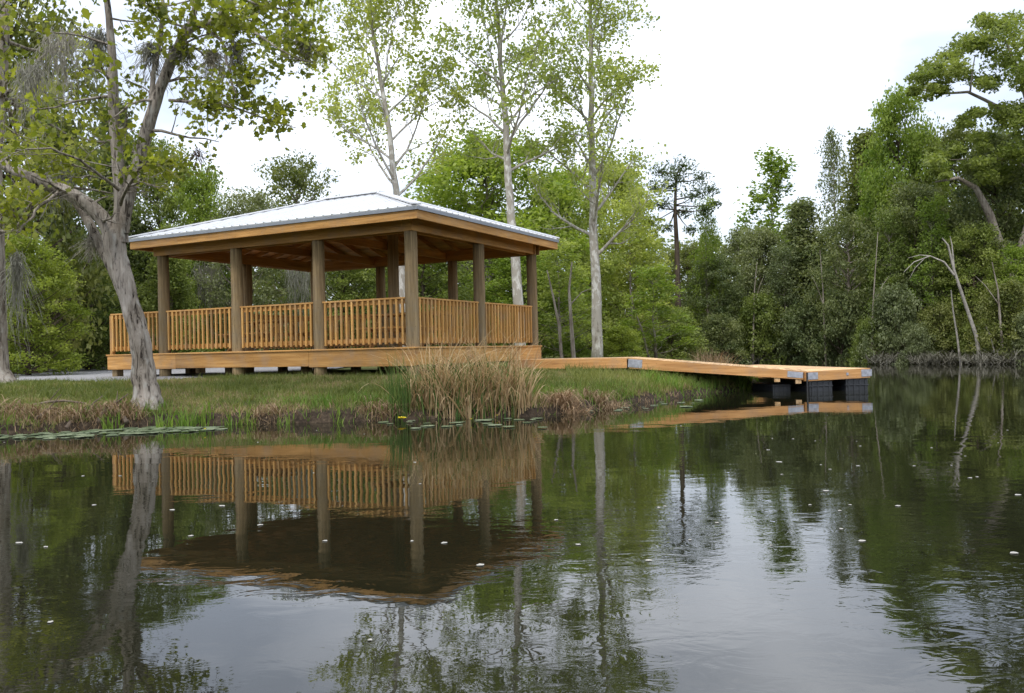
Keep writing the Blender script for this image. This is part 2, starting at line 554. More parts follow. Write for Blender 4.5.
# ------------------------------------------------------------------ terrain
WATER_POLY = np.array([(-400, -60), (-30, 4), (-12, 9.9), (-8.4, 11.4), (-6.9, 12.6), (-5.5, 13.3), (-3.9, 13.5), (-2.6, 13.35), (-1.74, 13.5), (-.6, 13.55), (.45, 13.8),
                       (1.5, 14.9), (2.36, 16), (3.3, 17.6), (4.3, 19.2), (5.5, 20.3), (6.2, 21.6), (7, 26), (9.5, 40), (13, 60), (14.8, 63), (16.8, 60), (19.3, 48), (21.4, 38.5), (26, 34),
                       (45, 24), (400, -100), (400, -500), (-400, -500)], float)

def water_sd(x, y):
    """signed distance to the waterline, positive on land"""
    x = np.asarray(x, float)
    y = np.asarray(y, float)
    best = np.full(x.shape, 1e9)
    inside = np.zeros(x.shape, bool)
    n = len(WATER_POLY)
    for i in range(n):
        ax, ay = WATER_POLY[i]
        bx, by = WATER_POLY[(i + 1) % n]
        ex, ey = bx - ax, by - ay
        t = np.clip(((x - ax) * ex + (y - ay) * ey) / (ex * ex + ey * ey), 0, 1)
        best = np.minimum(best, np.hypot(x - ax - t * ex, y - ay - t * ey))
        cr = ((ay > y) != (by > y)) & (x < ex * (y - ay) / (ey if abs(ey) > 1e-9 else 1e-9) + ax)
        inside ^= cr
    return np.where(inside, -best, best)

def lumps(x, y):
    return (np.sin(x * 2.1 + 1.3 * np.sin(y * 1.7)) * np.sin(y * 2.6 + 1.1 * np.sin(x * 1.9 + .6)) * .5
            + np.sin(x * 5.3 + 2 * np.sin(y * 3.1)) * np.sin(y * 6.1 + 1.7 * np.sin(x * 4.3)) * .3 + np.sin(x * 13.1 + y * 4.7) * np.sin(y * 12.3 - x * 5.1) * .2)

def height(x, y):
    x = np.asarray(x, float)
    y = np.asarray(y, float)
    L0 = lumps(x, y)
    s = water_sd(x, y) + L0 * .2 * np.interp(y, [20, 30], [1, 3])
    z = np.interp(s, [-6, -1.2, -.15, 0, .12, .45, 1.2, 3.3, 8, 30, 60, 400], [-1.4, -.7, -.22, -.05, .13, .23, .36, .56, .58, .74, 1.2, 2.0])
    return z + L0 * np.interp(s, [-.5, 0, .5, 3, 20], [0, .04, .06, .025, .03])

def hz(x, y):
    return float(height(np.array([x]), np.array([y]))[0])

def grow_axis(lo, hi, step, far, g=1.18):
    a = list(np.arange(lo, hi + 1e-6, step))
    st = step
    p = hi
    up = []
    while p < far:
        st *= g
        p += st
        up.append(p)
    st = step
    p = lo
    dn = []
    while p > -far:
        st *= g
        p -= st
        dn.append(p)
    return np.array(dn[::-1] + a + up)

gx = grow_axis(-13, 9, .14, 700)
gy = grow_axis(9.5, 24, .14, 700)
GX, GY = np.meshgrid(gx, gy)
GZ = height(GX.ravel(), GY.ravel())
V = np.stack([GX.ravel(), GY.ravel(), GZ], 1)
nx, ny = len(gx), len(gy)
ii = (np.arange(ny - 1)[:, None] * nx + np.arange(nx - 1)[None, :]).ravel()
me = bpy.data.meshes.new('ground')
me.vertices.add(len(V))
me.vertices.foreach_set('co', V.astype(np.float32).ravel())
lp = np.stack([ii, ii + 1, ii + nx + 1, ii + nx], 1)
me.loops.add(lp.size)
me.loops.foreach_set('vertex_index', lp.astype(np.int32).ravel())
me.polygons.add(len(lp))
me.polygons.foreach_set('loop_start', (np.arange(len(lp)) * 4).astype(np.int32))
me.polygons.foreach_set('loop_total', np.full(len(lp), 4, np.int32))
me.materials.append(M['ground'])
me.update(calc_edges=True)
me.shade_smooth()
ground = tag(link('ground', me), 'grassy earth bank and wooded ground around the pond', 'ground', kind='structure')

wmb = MB().poly([(-700, -700, 0), (700, -700, 0), (700, 90, 0), (-700, 90, 0)])
tag(wmb.build('water', M['water']), 'dark still pond reflecting the pavilion and trees', 'water', kind='structure')

# gravel parking area behind the pavilion
def in_gravel(x0, y0):
    sk = 0.35 * np.sin(y0 * 1.3) + .2 * np.sin(x0 * 2.1)
    return (x0 + sk > -9.3 - (y0 - 17.5) * .8) & (x0 < -5.2 - np.maximum(0, 24 - y0) * .3) & (y0 + .3 * np.sin(x0 * 1.4) > 18.0)
gm = MB()
for iy in range(74):
    for ix in range(76):
        x0, y0 = -23.0 + ix * .25, 17.5 + iy * .25
        ok = bool(in_gravel(x0 + .12, y0 + .12))
        if ok:
            q = [(x0, y0), (x0 + .25, y0), (x0 + .25, y0 + .25), (x0, y0 + .25)]
            gm.poly([(a, b_, hz(a, b_) + .035) for a, b_ in q])
tag(gm.build('gravel_lot', M['gravel']), 'pale grey gravel clearing behind the pavilion', 'gravel', kind='structure')

# ------------------------------------------------------------------ the pavilion
YAW, A_, B_, DECKZ, EAVE, OV = 0.48527, 2.3593, 2.6984, 1.1686, 3.8635, 0.5419
C0 = Vector((-1.97627, 17.27560, 0))
GROUND_G = 0.62
pav = empty('pavilion', C0, -YAW)
tag(pav, 'open wooden pavilion with white metal hip roof, railing and round posts on the bank', 'pavilion')
XL = -3 * A_ - 1.86                 # left end of the deck
E1 = 0.15
RIDGE = 4.90
W2 = B_ + OV
X0, X1, Y0, Y1 = -3 * A_ - OV, OV, -OV, 2 * B_ + OV

def gz(lx, ly):
    w = Matrix.Rotation(-YAW, 3, 'Z') @ Vector((lx, ly, 0)) + C0
    return hz(w.x, w.y)

# deck floor boards (along local x), notched by nothing: they stop at the rim boards
fl = MB()
yb = -E1 + .045
while yb < 2 * B_ + E1 - .06:
    y2 = min(yb + .137, 2 * B_ + E1 - .045)
    if yb < B_:
        fl.box(XL + .045, E1 - .045, yb, y2, DECKZ - .035, DECKZ)
    else:
        fl.box(-3 * A_ - E1 + .045, E1 - .045, yb, y2, DECKZ - .035, DECKZ)
    yb += .143
fl.build('deck_floor', M['pine_x'], pav)
RZ0, RZ1 = DECKZ - .36, DECKZ - .038
# rim boards: the long front one is spliced from three boards
cuts = [XL, -6.55, -2.55, E1]
for k in range(3):
    dz = (-.012, 0.0, -.02)[k]
    MB().box(cuts[k] + .002, cuts[k + 1] - .002, -E1 - .002, -E1 + .043, RZ0 + dz, RZ1 + .0).build('rim_board', M['pine_x'], pav, bevel=.004)
MB().box(E1 - .043, E1 + .004, -E1 + .045, 2 * B_ + E1 - .045, RZ0, RZ1 - .002).build('rim_board', M['pine_y'], pav, bevel=.004)
MB().box(-3 * A_ - E1, E1, 2 * B_ + E1 - .043, 2 * B_ + E1, RZ0, RZ1 - .002).build('rim_board', M['pine_x'], pav)
MB().box(XL, XL + .043, -E1 + .045, B_, RZ0, RZ1 - .002).build('rim_board', M['pine_y'], pav)
# nosing: floor edge board lying on the rim
MB().box(XL - .02, E1 + .03, -E1 - .03, -E1 + .042, RZ1 + .002, RZ1 + .036).build('edge_board', M['pine_x'], pav, bevel=.006)
MB().box(E1 - .042, E1 + .032, -E1 + .044, 2 * B_ + E1, RZ1 + .002, RZ1 + .036).build('edge_board', M['pine_y'], pav, bevel=.006)
# joists and girders under the floor
jm = MB()
for k in range(8):
    yj = .1 + k * .75
    jm.box((XL if yj < B_ else -3 * A_) + .06, E1 - .06, yj - .02, yj + .02, DECKZ - .29, DECKZ - .037)
jm.build('floor_joists', M['pine_x'], pav)

# round posts
def post_mesh(z0, z1, r, seed):
    rg = random.Random(seed)
    pts, rad = [], []
    for k in range(9):
        q = k / 8
        pts.append((rg.uniform(-.006, .006), rg.uniform(-.006, .006), z0 + (z1 - z0) * q))
        rad.append(r * (1.06 - .10 * q) * rg.uniform(.99, 1.01))
    return MB().tube(pts, rad, 18)

BEAM0, BEAM1 = 3.47, 3.72
POSTS = [(0, 0), (-1, 0), (-2, 0), (-3, 0), (0, 1), (0, 2), (-1, 2), (-2, 2), (-3, 2), (-3, 1), (-1, 1), (-2, 1)]
for k, (i, j) in enumerate(POSTS):
    inner = k >= 10
    top = 4.55 if inner else BEAM1 - .05
    zg = gz(i * A_, j * B_)
    o = post_mesh(zg - .25, top, .132, k).build('post', M['post'], pav, smooth=False)
    o.data.shade_smooth()
    o.location = (i * A_, j * B_, 0)
# short foundation piers
for k, (lx, ly) in enumerate([(XL + .18, 0), (XL + .18, B_ - .1), (-3 * A_ - .95, 1.6), (-2.5 * A_, .9), (-1.5 * A_, .9), (-.5 * A_, .9), (-2.5 * A_, B_), (-1.5 * A_, B_), (-.5 * A_, B_)]):
    zg = gz(lx, ly)
    MB().box(lx - .09, lx + .09, ly - .09, ly + .09, zg - .2, RZ0 + .07).build('pier', M['post'], pav)

# beams over the posts (a plank each side of the post line)
def beam(p0, p1, along):
    for sgn in (-1, 1):
        b = MB()
        off = .115 * sgn
        if along == 'x':
            b.box(p0[0], p1[0], p0[1] + off - .02, p0[1] + off + .02, BEAM0, BEAM1)
        else:
            b.box(p0[0] + off - .02, p0[0] + off + .02, p0[1], p1[1], BEAM0 + .003, BEAM1 - .003)
        b.build('beam', M['pine_' + along], pav)
beam((-3 * A_ - .17, 0), (.092, 0), 'x')
beam((-3 * A_ - .17, 2 * B_), (.17, 2 * B_), 'x')
beam((0, -.135), (0, 2 * B_ - .14), 'y')
beam((-3 * A_, .14), (-3 * A_, 2 * B_ - .14), 'y')
for i in (-1, -2):
    MB().box(i * A_ - .15, i * A_ - .11, .14, 2 * B_ - .14, BEAM0 + .05, BEAM1 - .02).build('beam', M['pine_y'], pav)

# hip roof
cx0, cx1 = X0 + W2, X1 - W2
RA, RB = Vector((cx0, B_, RIDGE)), Vector((cx1, B_, RIDGE))
cLF, cRF, cRB, cLB = Vector((X0, Y0, EAVE)), Vector((X1, Y0, EAVE)), Vector((X1, Y1, EAVE)), Vector((X0, Y1, EAVE))
SL = (RIDGE - EAVE) / W2

def slope_panel(corners, eave_axis):
    """metal sheet with raised seams running up the slope"""
    mb = MB()
    nrm = (corners[1] - corners[0]).cross(corners[-1] - corners[0]).normalized()
    if nrm.z < 0:
        nrm = -nrm
    lo = [c - nrm * .012 for c in corners]
    hi = [c + nrm * .012 for c in corners]
    n = len(corners)
    mb.poly(hi)
    mb.poly(lo, True)
    for k in range(n):
        mb.poly([lo[k], lo[(k + 1) % n], hi[(k + 1) % n], hi[k]])
    a, b = corners[0], corners[1]
    e = b - a
    ln = e.length
    e.normalize()
    upv = nrm.cross(e).normalized()
    if upv.z < 0:
        upv = -upv
    rise = W2 * math.sqrt(1 + SL * SL)
    k = 0
    t = .115
    while t < ln - .1:
        run = min(t, ln - t) / W2 * rise
        run = min(run, rise) - .03
        if run > .1:
            p = a + e * t + nrm * .018
            mb.bar(p, p + upv * run, .035 if k % 2 else .05, .026, nrm)
        t += .23
        k += 1
    return mb

slope_panel([cLF, cRF, RB, RA], 'x').build('roof_panel', M['roof'], pav)
slope_panel([cRF, cRB, RB], 'y').build('roof_panel', M['roof'], pav)
slope_panel([cRB, cLB, RA, RB], 'x').build('roof_panel', M['roof'], pav)
slope_panel([cLB, cLF, RA], 'y').build('roof_panel', M['roof'], pav)
for p, q in ((cLF, RA), (cRF, RB), (cRB, RB), (cLB, RA)):
    b = MB()
    d = (q - p).normalized()
    b.bar(p + Vector((0, 0, .038)) + d * .02, q + Vector((0, 0, .038)), .17, .03)
    b.build('hip_cap', M['roof'], pav)
MB().bar(RA + Vector((-.06, 0, .05)), RB + Vector((.06, 0, .05)), .22, .035).build('ridge_cap', M['roof'], pav)
# drip edges just under the sheet edge, then timber fascia
for (p, q, ax) in ((cLF, cRF, 'x'), (cRF, cRB, 'y'), (cRB, cLB, 'x'), (cLB, cLF, 'y')):
    out = {'x': Vector((0, -1 if p.y < 0 else 1, 0)), 'y': Vector((1 if p.x > -1 else -1, 0, 0))}[ax]
    d = (q - p).normalized()
    MB().bar(p - out * .012 - Vector((0, 0, .036)) + d * .003, q - out * .012 - Vector((0, 0, .036)) - d * .003, .02, .062).build('drip_edge', M['drip'], pav)
    ins = .03
    MB().bar(p - out * .05 - Vector((0, 0, .132)) + d * .034, q - out * .05 - Vector((0, 0, .132)) - d * .034, .04, .215).build('fascia_board', M['pine_' + ax], pav, bevel=.004)
# roof decking seen from below: planks parallel to the eave
def deck_planks(a, b, ra, rb):
    mb = MB()
    nrow = 22
    for k in range(nrow):
        q0, q1 = k / nrow, (k + 1) / nrow
        P = [a.lerp(ra, q0), b.lerp(rb, q0), b.lerp(rb, q1 - .004), a.lerp(ra, q1 - .004)]
        up = Vector((0, 0, .02))
        off = Vector((0, 0, -.055 - .002 * (k % 2)))
        P = [p + off for p in P]
        if (P[2] - P[3]).length < .02:
            continue
        lo, hi = P, [p + up for p in P]
        mb.poly(lo, True)
        mb.poly(hi)
        for j in range(4):
            mb.poly([lo[j], lo[(j + 1) % 4], hi[(j + 1) % 4], hi[j]])
    return mb
inn = .09
def ins(c, sx, sy):
    return c + Vector((sx * inn, sy * inn, SL * inn))
deck_planks(ins(cLF, 1, 1), ins(cRF, -1, 1), RA, RB).build('roof_decking', M['soffit'], pav)
deck_planks(ins(cRF, -1, 1), ins(cRB, -1, -1), RB, RB + Vector((0, .03, 0))).build('roof_decking', M['pine_y'], pav)
deck_planks(ins(cRB, -1, -1), ins(cLB, 1, -1), RB, RA).build('roof_decking', M['soffit'], pav)
deck_planks(ins(cLB, 1, -1), ins(cLF, 1, 1), RA, RA + Vector((0, -.03, 0))).build('roof_decking', M['pine_y'], pav)
# rafters
RD = .12
def rafter(p, q, ax):
    d = (q - p).normalized()
    off = Vector((0, 0, -.055 - RD / 2 - .012))
    MB().bar(p + off, q + off, .04, RD).build('rafter', M['pine_' + ax], pav)
x = X0 + .35
while x < X1 - .2:
    m_ = min(x - X0, X1 - x, W2)
    zt = EAVE + SL * (m_ - .12)
    if m_ > .35:
        for yy, sg in ((Y0, 1), (Y1, -1)):
            rafter(Vector((x, yy + sg * .1, EAVE + SL * .1)), Vector((x, yy + sg * (m_ - .06), EAVE + SL * (m_ - .06))), 'y')
    x += .61
y = Y0 + .35
while y < Y1 - .2:
    m_ = min(y - Y0, Y1 - y, W2)
    if m_ > .35:
        for xx, sg in ((X0, 1), (X1, -1)):
            rafter(Vector((xx + sg * .1, y, EAVE + SL * .1)), Vector((xx + sg * (m_ - .06), y, EAVE + SL * (m_ - .06))), 'x')
    y += .61
for p, q in ((cLF, RA), (cRF, RB), (cRB, RB), (cLB, RA)):
    d = q - p
    MB().bar(p + d * .03 + Vector((0, 0, -.15)), q + Vector((0, 0, -.15)), .05, .17).build('hip_rafter', M['pine_x'], pav)
MB().box(cx0, cx1, B_ - .025, B_ + .025, RIDGE - .30, RIDGE - .08).build('ridge_beam', M['pine_x'], pav)

# railings
bal_me = {}
def railing(p0, p1, ax, near, first=.06):
    """p0,p1: local (x,y) ends between posts; balusters stand on the outer face"""
    x0, y0 = p0
    x1, y1 = p1
    outs = {'x': (0, -1 if y0 < B_ else 1), 'y': (1 if x0 > -1 else -1, 0)}[ax]
    zt = DECKZ + 1.0
    length = abs(x1 - x0) + abs(y1 - y0)
    rail = MB()
    lo, hi = (min(x0, x1), min(y0, y1)), (max(x0, x1), max(y0, y1))
    # top cap
    if ax == 'x':
        rail.box(lo[0], hi[0], y0 - .06, y0 + .06, zt - .036, zt)
    else:
        rail.box(x0 - .06, x0 + .06, lo[1], hi[1], zt - .036, zt)
    r = rail.build('railing', M['pine_' + ax], pav, bevel=.004)
    sub = MB()
    sub2 = MB()
    if ax == 'x':
        sub.box(lo[0], hi[0], y0 - .019, y0 + .019, zt - .13, zt - .038)
        sub2.box(lo[0], hi[0], y0 - .019, y0 + .019, DECKZ + .10, DECKZ + .19)
    else:
        sub.box(x0 - .019, x0 + .019, lo[1], hi[1], zt - .13, zt - .038)
        sub2.box(x0 - .019, x0 + .019, lo[1], hi[1], DECKZ + .10, DECKZ + .19)
    sub.build('top_rail', M['pine_' + ax], r)
    sub2.build('bottom_rail', M['pine_' + ax], r)
    n = max(2, int(round((length - .08) / .138)))
    allm = MB()
    for k in range(n):
        t = (k + .5) / n * length
        bx = (lo[0] + t) if ax == 'x' else x0 + outs[0] * .0425
        by = (lo[1] + t) if ax == 'y' else y0 + outs[1] * .0425
        rg = random.Random(int(bx * 977 + by * 3571))
        jz = rg.uniform(-.006, .006)
        tl = rg.uniform(-.004, .004)
        mb = MB() if near else allm
        i0 = len(mb.v)
        mb.box(bx - .022, bx + .022, by - .022, by + .022, DECKZ + .07 + jz, zt - .038)
        if ax == 'x':
            for q in range(i0, i0 + 4):
                vx = mb.v[q]
                mb.v[q] = (vx[0] + tl, vx[1], vx[2])
        if near:
            mb.build('baluster', M['rail'], r)
    if not near:
        tag(allm.build('baluster_row', M['rail'], r), kind='stuff')
    return r
pr = .125
for k in range(3):
    railing((-(k + 1) * A_ + pr, 0), (-k * A_ - pr, 0), 'x', True)
railing((XL + .02, 0), (-3 * A_ - pr, 0), 'x', True)
for k in range(2):
    railing((0, k * B_ + pr), (0, (k + 1) * B_ - pr), 'y', True)
for k in range(3):
    railing((-(k + 1) * A_ + pr, 2 * B_), (-k * A_ - pr, 2 * B_), 'x', False)
railing((-3 * A_, B_ + pr), (-3 * A_, 2 * B_ - pr), 'y', False)
# slim newel at the free end of the left railing
MB().box(XL - .03, XL + .055, -.045, .04, DECKZ + .003, DECKZ + .96).build('newel', M['pine_z'], pav)

# picnic tables on the deck
def picnic_table(lx, ly, rz, label):
    w = Matrix.Rotation(-YAW, 3, 'Z') @ Vector((lx, ly, 0)) + C0
    t = empty('picnic_table', (w.x, w.y, DECKZ + .001), -YAW + rz)
    tag(t, label, 'picnic table', 'picnic tables on the pavilion deck')
    tp = MB()
    for k in range(5):
        tp.box(-.92, .92, -.37 + k * .15, -.37 + k * .15 + .143, .72, .757)
    tp.build('tabletop', M['pine_x'], t)
    for s in (-1, 1):
        bn = MB()
        for k in range(2):
            bn.box(-.92, .92, s * .66 - .14 + k * .145, s * .66 - .14 + k * .145 + .138, .42, .457)
        bn.build('bench', M['pine_x'], t)
        lg = MB()
        lg.bar((s * .65, -.62, 0), (s * .65, -.22, .715), .09, .04, (1, 0, 0))
        lg.build('leg', M['pine_z'], t)
        lg = MB()
        lg.bar((s * .65, .62, 0), (s * .65, .22, .715), .09, .04, (1, 0, 0))
        lg.build('leg', M['pine_z'], t)
        MB().box(s * .65 + .022, s * .65 + .06, -.8, .8, .36, .417).build('crosspiece', M['pine_y'], t)
picnic_table(-1.25, 1.75, .05, 'wooden picnic table on the deck behind the railing by the near corner post')
picnic_table(-5.9, 2.1, -.08, 'wooden picnic table on the deck towards the far left end of the railing')

# ------------------------------------------------------------------ walkway, gangway and floating dock
P1 = Vector((2.69, 20.10, 0))
ddir = Vector((3.74, -1.0, 0)).normalized()
DA = math.atan2(ddir.y, ddir.x)
walk = empty('walkway', (P1.x, P1.y, 0), DA)
tag(walk, 'low wooden walkway leading from the pavilion deck to the sloping gangway', 'walkway')
ZW = .825
WID = 1.85
b = MB()
k = 0
xx = -3.05
while xx < -.02:
    b.box(xx, min(xx + .138, -.004), .02, WID - .02, ZW - .036, ZW)
    xx += .144
b.build('deck_boards', M['deck_y'], walk)
MB().box(-2.9, -.03, -.04, 0, ZW - .24, ZW - .002).build('side_board', M['dock_fascia'], walk, bevel=.004)
MB().box(-2.9, -.03, WID, WID + .04, ZW - .24, ZW - .002).build('side_board', M['dock_fascia'], walk)
for sx in (-2.4, -.25):
    for sy in (.1, WID - .1):
        w = walk.matrix_basis
        p = Matrix.Rotation(DA, 3, 'Z') @ Vector((sx, sy, 0)) + P1
        MB().box(sx - .07, sx + .07, sy - .07, sy + .07, hz(p.x, p.y) - .3, ZW - .04).build('pier', M['post'], walk)

GL = 3.87
ZE = .455
gang = empty('gangway', (P1.x, P1.y, 0), DA)
tag(gang, 'sloping wooden gangway running down from the bank to the floating dock', 'gangway')
def zr(x):
    q = x / GL
    return ZW + (ZE - ZW) * q
b = MB()
xx = .02
while xx < GL - .05:
    b.bar((xx, WID / 2, zr(xx) - .018), (xx + .138, WID / 2, zr(xx + .138) - .018), WID - .04, .036)
    xx += .145
b.build('deck_boards', M['deck_y'], gang)
for sy in (-.02, WID + .02):
    sb = MB()
    z0a, z0b = ZW - .012, ZE - .005
    t = .038
    yA, yB = sy - t / 2, sy + t / 2
    pts = [(.02, z0a - .235), (GL - .03, z0b - .175), (GL - .03, z0b), (.02, z0a)]
    i = len(sb.v)
    for yy in (yA, yB):
        sb.v += [(px_, yy, pz_) for px_, pz_ in pts]
    sb.f += [(0, 1, 2, 3), (7, 6, 5, 4), (0, 4, 5, 1), (1, 5, 6, 2), (2, 6, 7, 3), (3, 7, 4, 0)]
    sb.build('side_board', M['dock_fascia'], gang)
for (x0_, x1_) in ((.0, .32), (GL - .36, GL - .035)):
    pb = MB()
    pb.v = []
    za, zb = zr(x0_) - .025, zr(x1_) - .025
    hh = .19 if x0_ < 1 else .13
    pb.bar((x0_, -.043, (za + za - hh) / 2), (x1_, -.043, (zb + zb - hh) / 2), .008, hh)
    pb.build('bracket', M['galv'], gang)
jb = MB()
for yy in (.5, 1.3):
    jb.bar((.05, yy, zr(.05) - .13), (GL - .1, yy, zr(GL - .1) - .11), .04, .14)
jb.build('joists', M['dock_fascia'], gang)
for xx in (GL - .58, GL - .13):
    MB().box(xx - .06, xx + .06, -.02, WID + .02, zr(xx) - .285, zr(xx) - .165).build('cross_sill', M['deck_y'], gang)

P2 = P1 + ddir * (GL + .02)
dock = empty('floating_dock', (P2.x + .02, P2.y, 0), .13)
tag(dock, 'floating wooden dock on black plastic drums at the end of the gangway', 'dock')
FW, FD = 1.46, 6.0
ZF0, ZF1 = .445, .487
def zf(x):
    return ZF0 + (ZF1 - ZF0) * x / FW
b = MB()
yy = .0
while yy < FD - .1:
    b.bar((.0, yy + .07, zf(0) - .0175), (FW, yy + .07, zf(FW) - .0175), .137, .035)
    yy += .144
b.build('deck_boards', M['deck_x'], dock)
def fside(y_a, y_b, x_a, x_b, name='side_board', mat='dock_fascia'):
    sb = MB()
    sb.v = [(x_a, y_a, zf(x_a) - .21), (x_b, y_a, zf(x_b) - .21), (x_b, y_b, zf(x_b) - .21), (x_a, y_b, zf(x_a) - .21),
            (x_a, y_a, zf(x_a) - .003), (x_b, y_a, zf(x_b) - .003), (x_b, y_b, zf(x_b) - .003), (x_a, y_b, zf(x_a) - .003)]
    sb.f = [(0, 3, 2, 1), (4, 5, 6, 7), (0, 1, 5, 4), (1, 2, 6, 5), (2, 3, 7, 6), (3, 0, 4, 7)]
    return sb.build(name, M[mat], dock)
fside(-.05, -.01, 0, FW)
fside(FD, FD + .04, 0, FW)
fside(-.008, FD - .002, FW + .002, FW + .042)
fside(-.008, FD - .002, -.042, -.002)
for (xa, xb) in ((.0, .24), (FW - .2, FW + .045)):
    mb = MB()
    mb.bar((xa, -.055, zf(xa) - .10), (xb, -.055, zf(xb) - .10), .008, .155)
    mb.build('bracket', M['galv'], dock)
MB().bar((FW * .62, -.056, zf(.9) - .1), (FW * .62 + .05, -.056, zf(.9) - .1), .008, .06).build('bracket', M['galv'], dock)
def float_drum(x0_, x1_, y0_, y1_, top):
    mb = MB()
    z0, z1 = -.22, top
    mb.box(x0_, x1_, y0_, y1_, z0, z1)
    nrib = 4
    for k in range(nrib):
        xr = x0_ + (x1_ - x0_) * (k + .5) / nrib
        mb.box(xr - .02, xr + .02, y0_ - .018, y0_ - .001, z0, z1 - .02)
    mb.box(x0_ - .015, x1_ + .015, y0_ - .02, y1_ + .02, .105, .13)
    return mb.build('float_drum', M['black_plastic'], dock, bevel=.012)
for y_ in (.0, 1.6, 3.2, 4.7):
    float_drum(.06, .60, y_, y_ + 1.2, .23)
    float_drum(.92, FW - .02, y_, y_ + 1.2, .262)
float_drum(-.58, -.16, .45, 1.55, .16)
MB().tube([(-.02, -.075, -.6), (-.02, -.075, zf(0) - .02)], [.02, .02], 10).build('mooring_pipe', M['dark_metal'], dock)

# ------------------------------------------------------------------ trees
def blob_mesh(seed, base, prof, nblob, nleaf, ls, br, flat=.65, up=.5, hollow=.5, mat='leaf_mid', aspect=.62, lean=(0, 0), edge=.5):
    """unit tree: height 1, half width 1 (x,y), built of ragged clumps of leaves; ls, br in half widths"""
    rng = np.random.default_rng(seed)
    Ps, T, cents = [], [], []
    for k in range(nblob):
        t = base + (1 - base) * ((k + rng.uniform(0, 1)) / nblob)
        rm = prof(t)
        ang = rng.uniform(0, 2 * math.pi) + k * 2.4
        rr = rm * rng.uniform(0, 1) ** edge
        c = np.array([rr * math.cos(ang) + lean[0] * t, rr * math.sin(ang) + lean[1] * t, t])
        sz = br * rng.uniform(.55, 1.35)
        n = int(nleaf * sz / br * rng.uniform(.6, 1.3))
        d = unit(rng.normal(size=(n, 3)))
        rad = rng.uniform(0, 1, n) ** hollow
        pp = d * rad[:, None] * sz
        # ragged: push some leaves out on sprays
        j = rng.uniform(0, 1, n) < .18
        pp[j] *= rng.uniform(1.1, 1.5, j.sum())[:, None]
        Ps.append((c, pp))
        T.append(np.clip(rng.uniform(.1, .75) + rng.normal(0, .17, n), 0, 1))
        cents.append((c, sz))
    return Ps, T, cents, rng

def make_tree_proto(h, hw, matname, seed, base=.15, prof=None, nblob=60, nleaf=120, ls=.2, br=.3, flat=.65, up=.5, hollow=.5, bark='bark_dark', trunk_r=.16, aspect=.62, limbs=True, lean=(0, 0), edge=.5, trunk_top=.85, ndroop=0):
    """returns (trunk mesh, crown mesh) at real size h, hw (metres); the clump radius br and leaf size ls are in metres too"""
    Ps, T, cents, rng = blob_mesh(seed, base, prof, nblob, nleaf, ls, br / hw, flat, up, hollow, matname, aspect, lean, edge)
    S = np.array([hw, hw, h])
    P = np.concatenate([c * S + pp * hw * np.array([1, 1, flat]) for c, pp in Ps])
    P[:, 2] = np.maximum(P[:, 2], .08)
    V, n = leaf_verts(rng, P, ls, up, aspect)
    crown = np_mesh('crown', V, n, M[matname], np.concatenate(T))
    rg = random.Random(seed)
    mb = MB()
    pts, rad = [], []
    for k in range(9):
        q = k / 8
        pts.append((lean[0] * hw * q * trunk_top + rg.uniform(-.03, .03) * hw, lean[1] * hw * q * trunk_top + rg.uniform(-.03, .03) * hw, h * trunk_top * q - .15 * (k == 0)))
        rad.append(trunk_r * (1.25 if k == 0 else 1.0 - .8 * q))
    mb.tube(pts, rad, 7)
    if limbs:
        for c, sz in cents[::2]:
            e = Vector(c * S)
            zq = max(.06, c[2] - .5 * math.hypot(c[0], c[1]) * hw / h - .03)
            zq = min(zq, trunk_top * .95)
            s0 = Vector(pts[0]).lerp(Vector(pts[-1]), zq / trunk_top)
            mid = s0.lerp(e, .5) + Vector((rg.uniform(-.1, .1) * hw, rg.uniform(-.1, .1) * hw, -.03 * h * rg.random()))
            r0 = trunk_r * (1.05 - .85 * zq) * .45
            mb.tube([s0, mid, e], [r0, r0 * .6, r0 * .2], 4, False)
    return mb.mesh('trunk', M[bark], True), crown

dome = lambda t: math.sqrt(max(0, 1 - ((t - .42) / .6) ** 2)) * .85
oval = lambda t: math.sqrt(max(0, 1 - ((t - .55) / .48) ** 2)) * .8
cone = lambda t: (1.02 - t) * .85 + .05
wide = lambda t: math.sqrt(max(0, 1 - ((t - .35) / .68) ** 2)) * .9
bushp = lambda t: math.sqrt(max(0, 1 - (t * .98) ** 2)) * .85
spire = lambda t: .25 + .65 * math.sin(min(1, max(0, (1 - t) * 1.3)) * math.pi / 2)

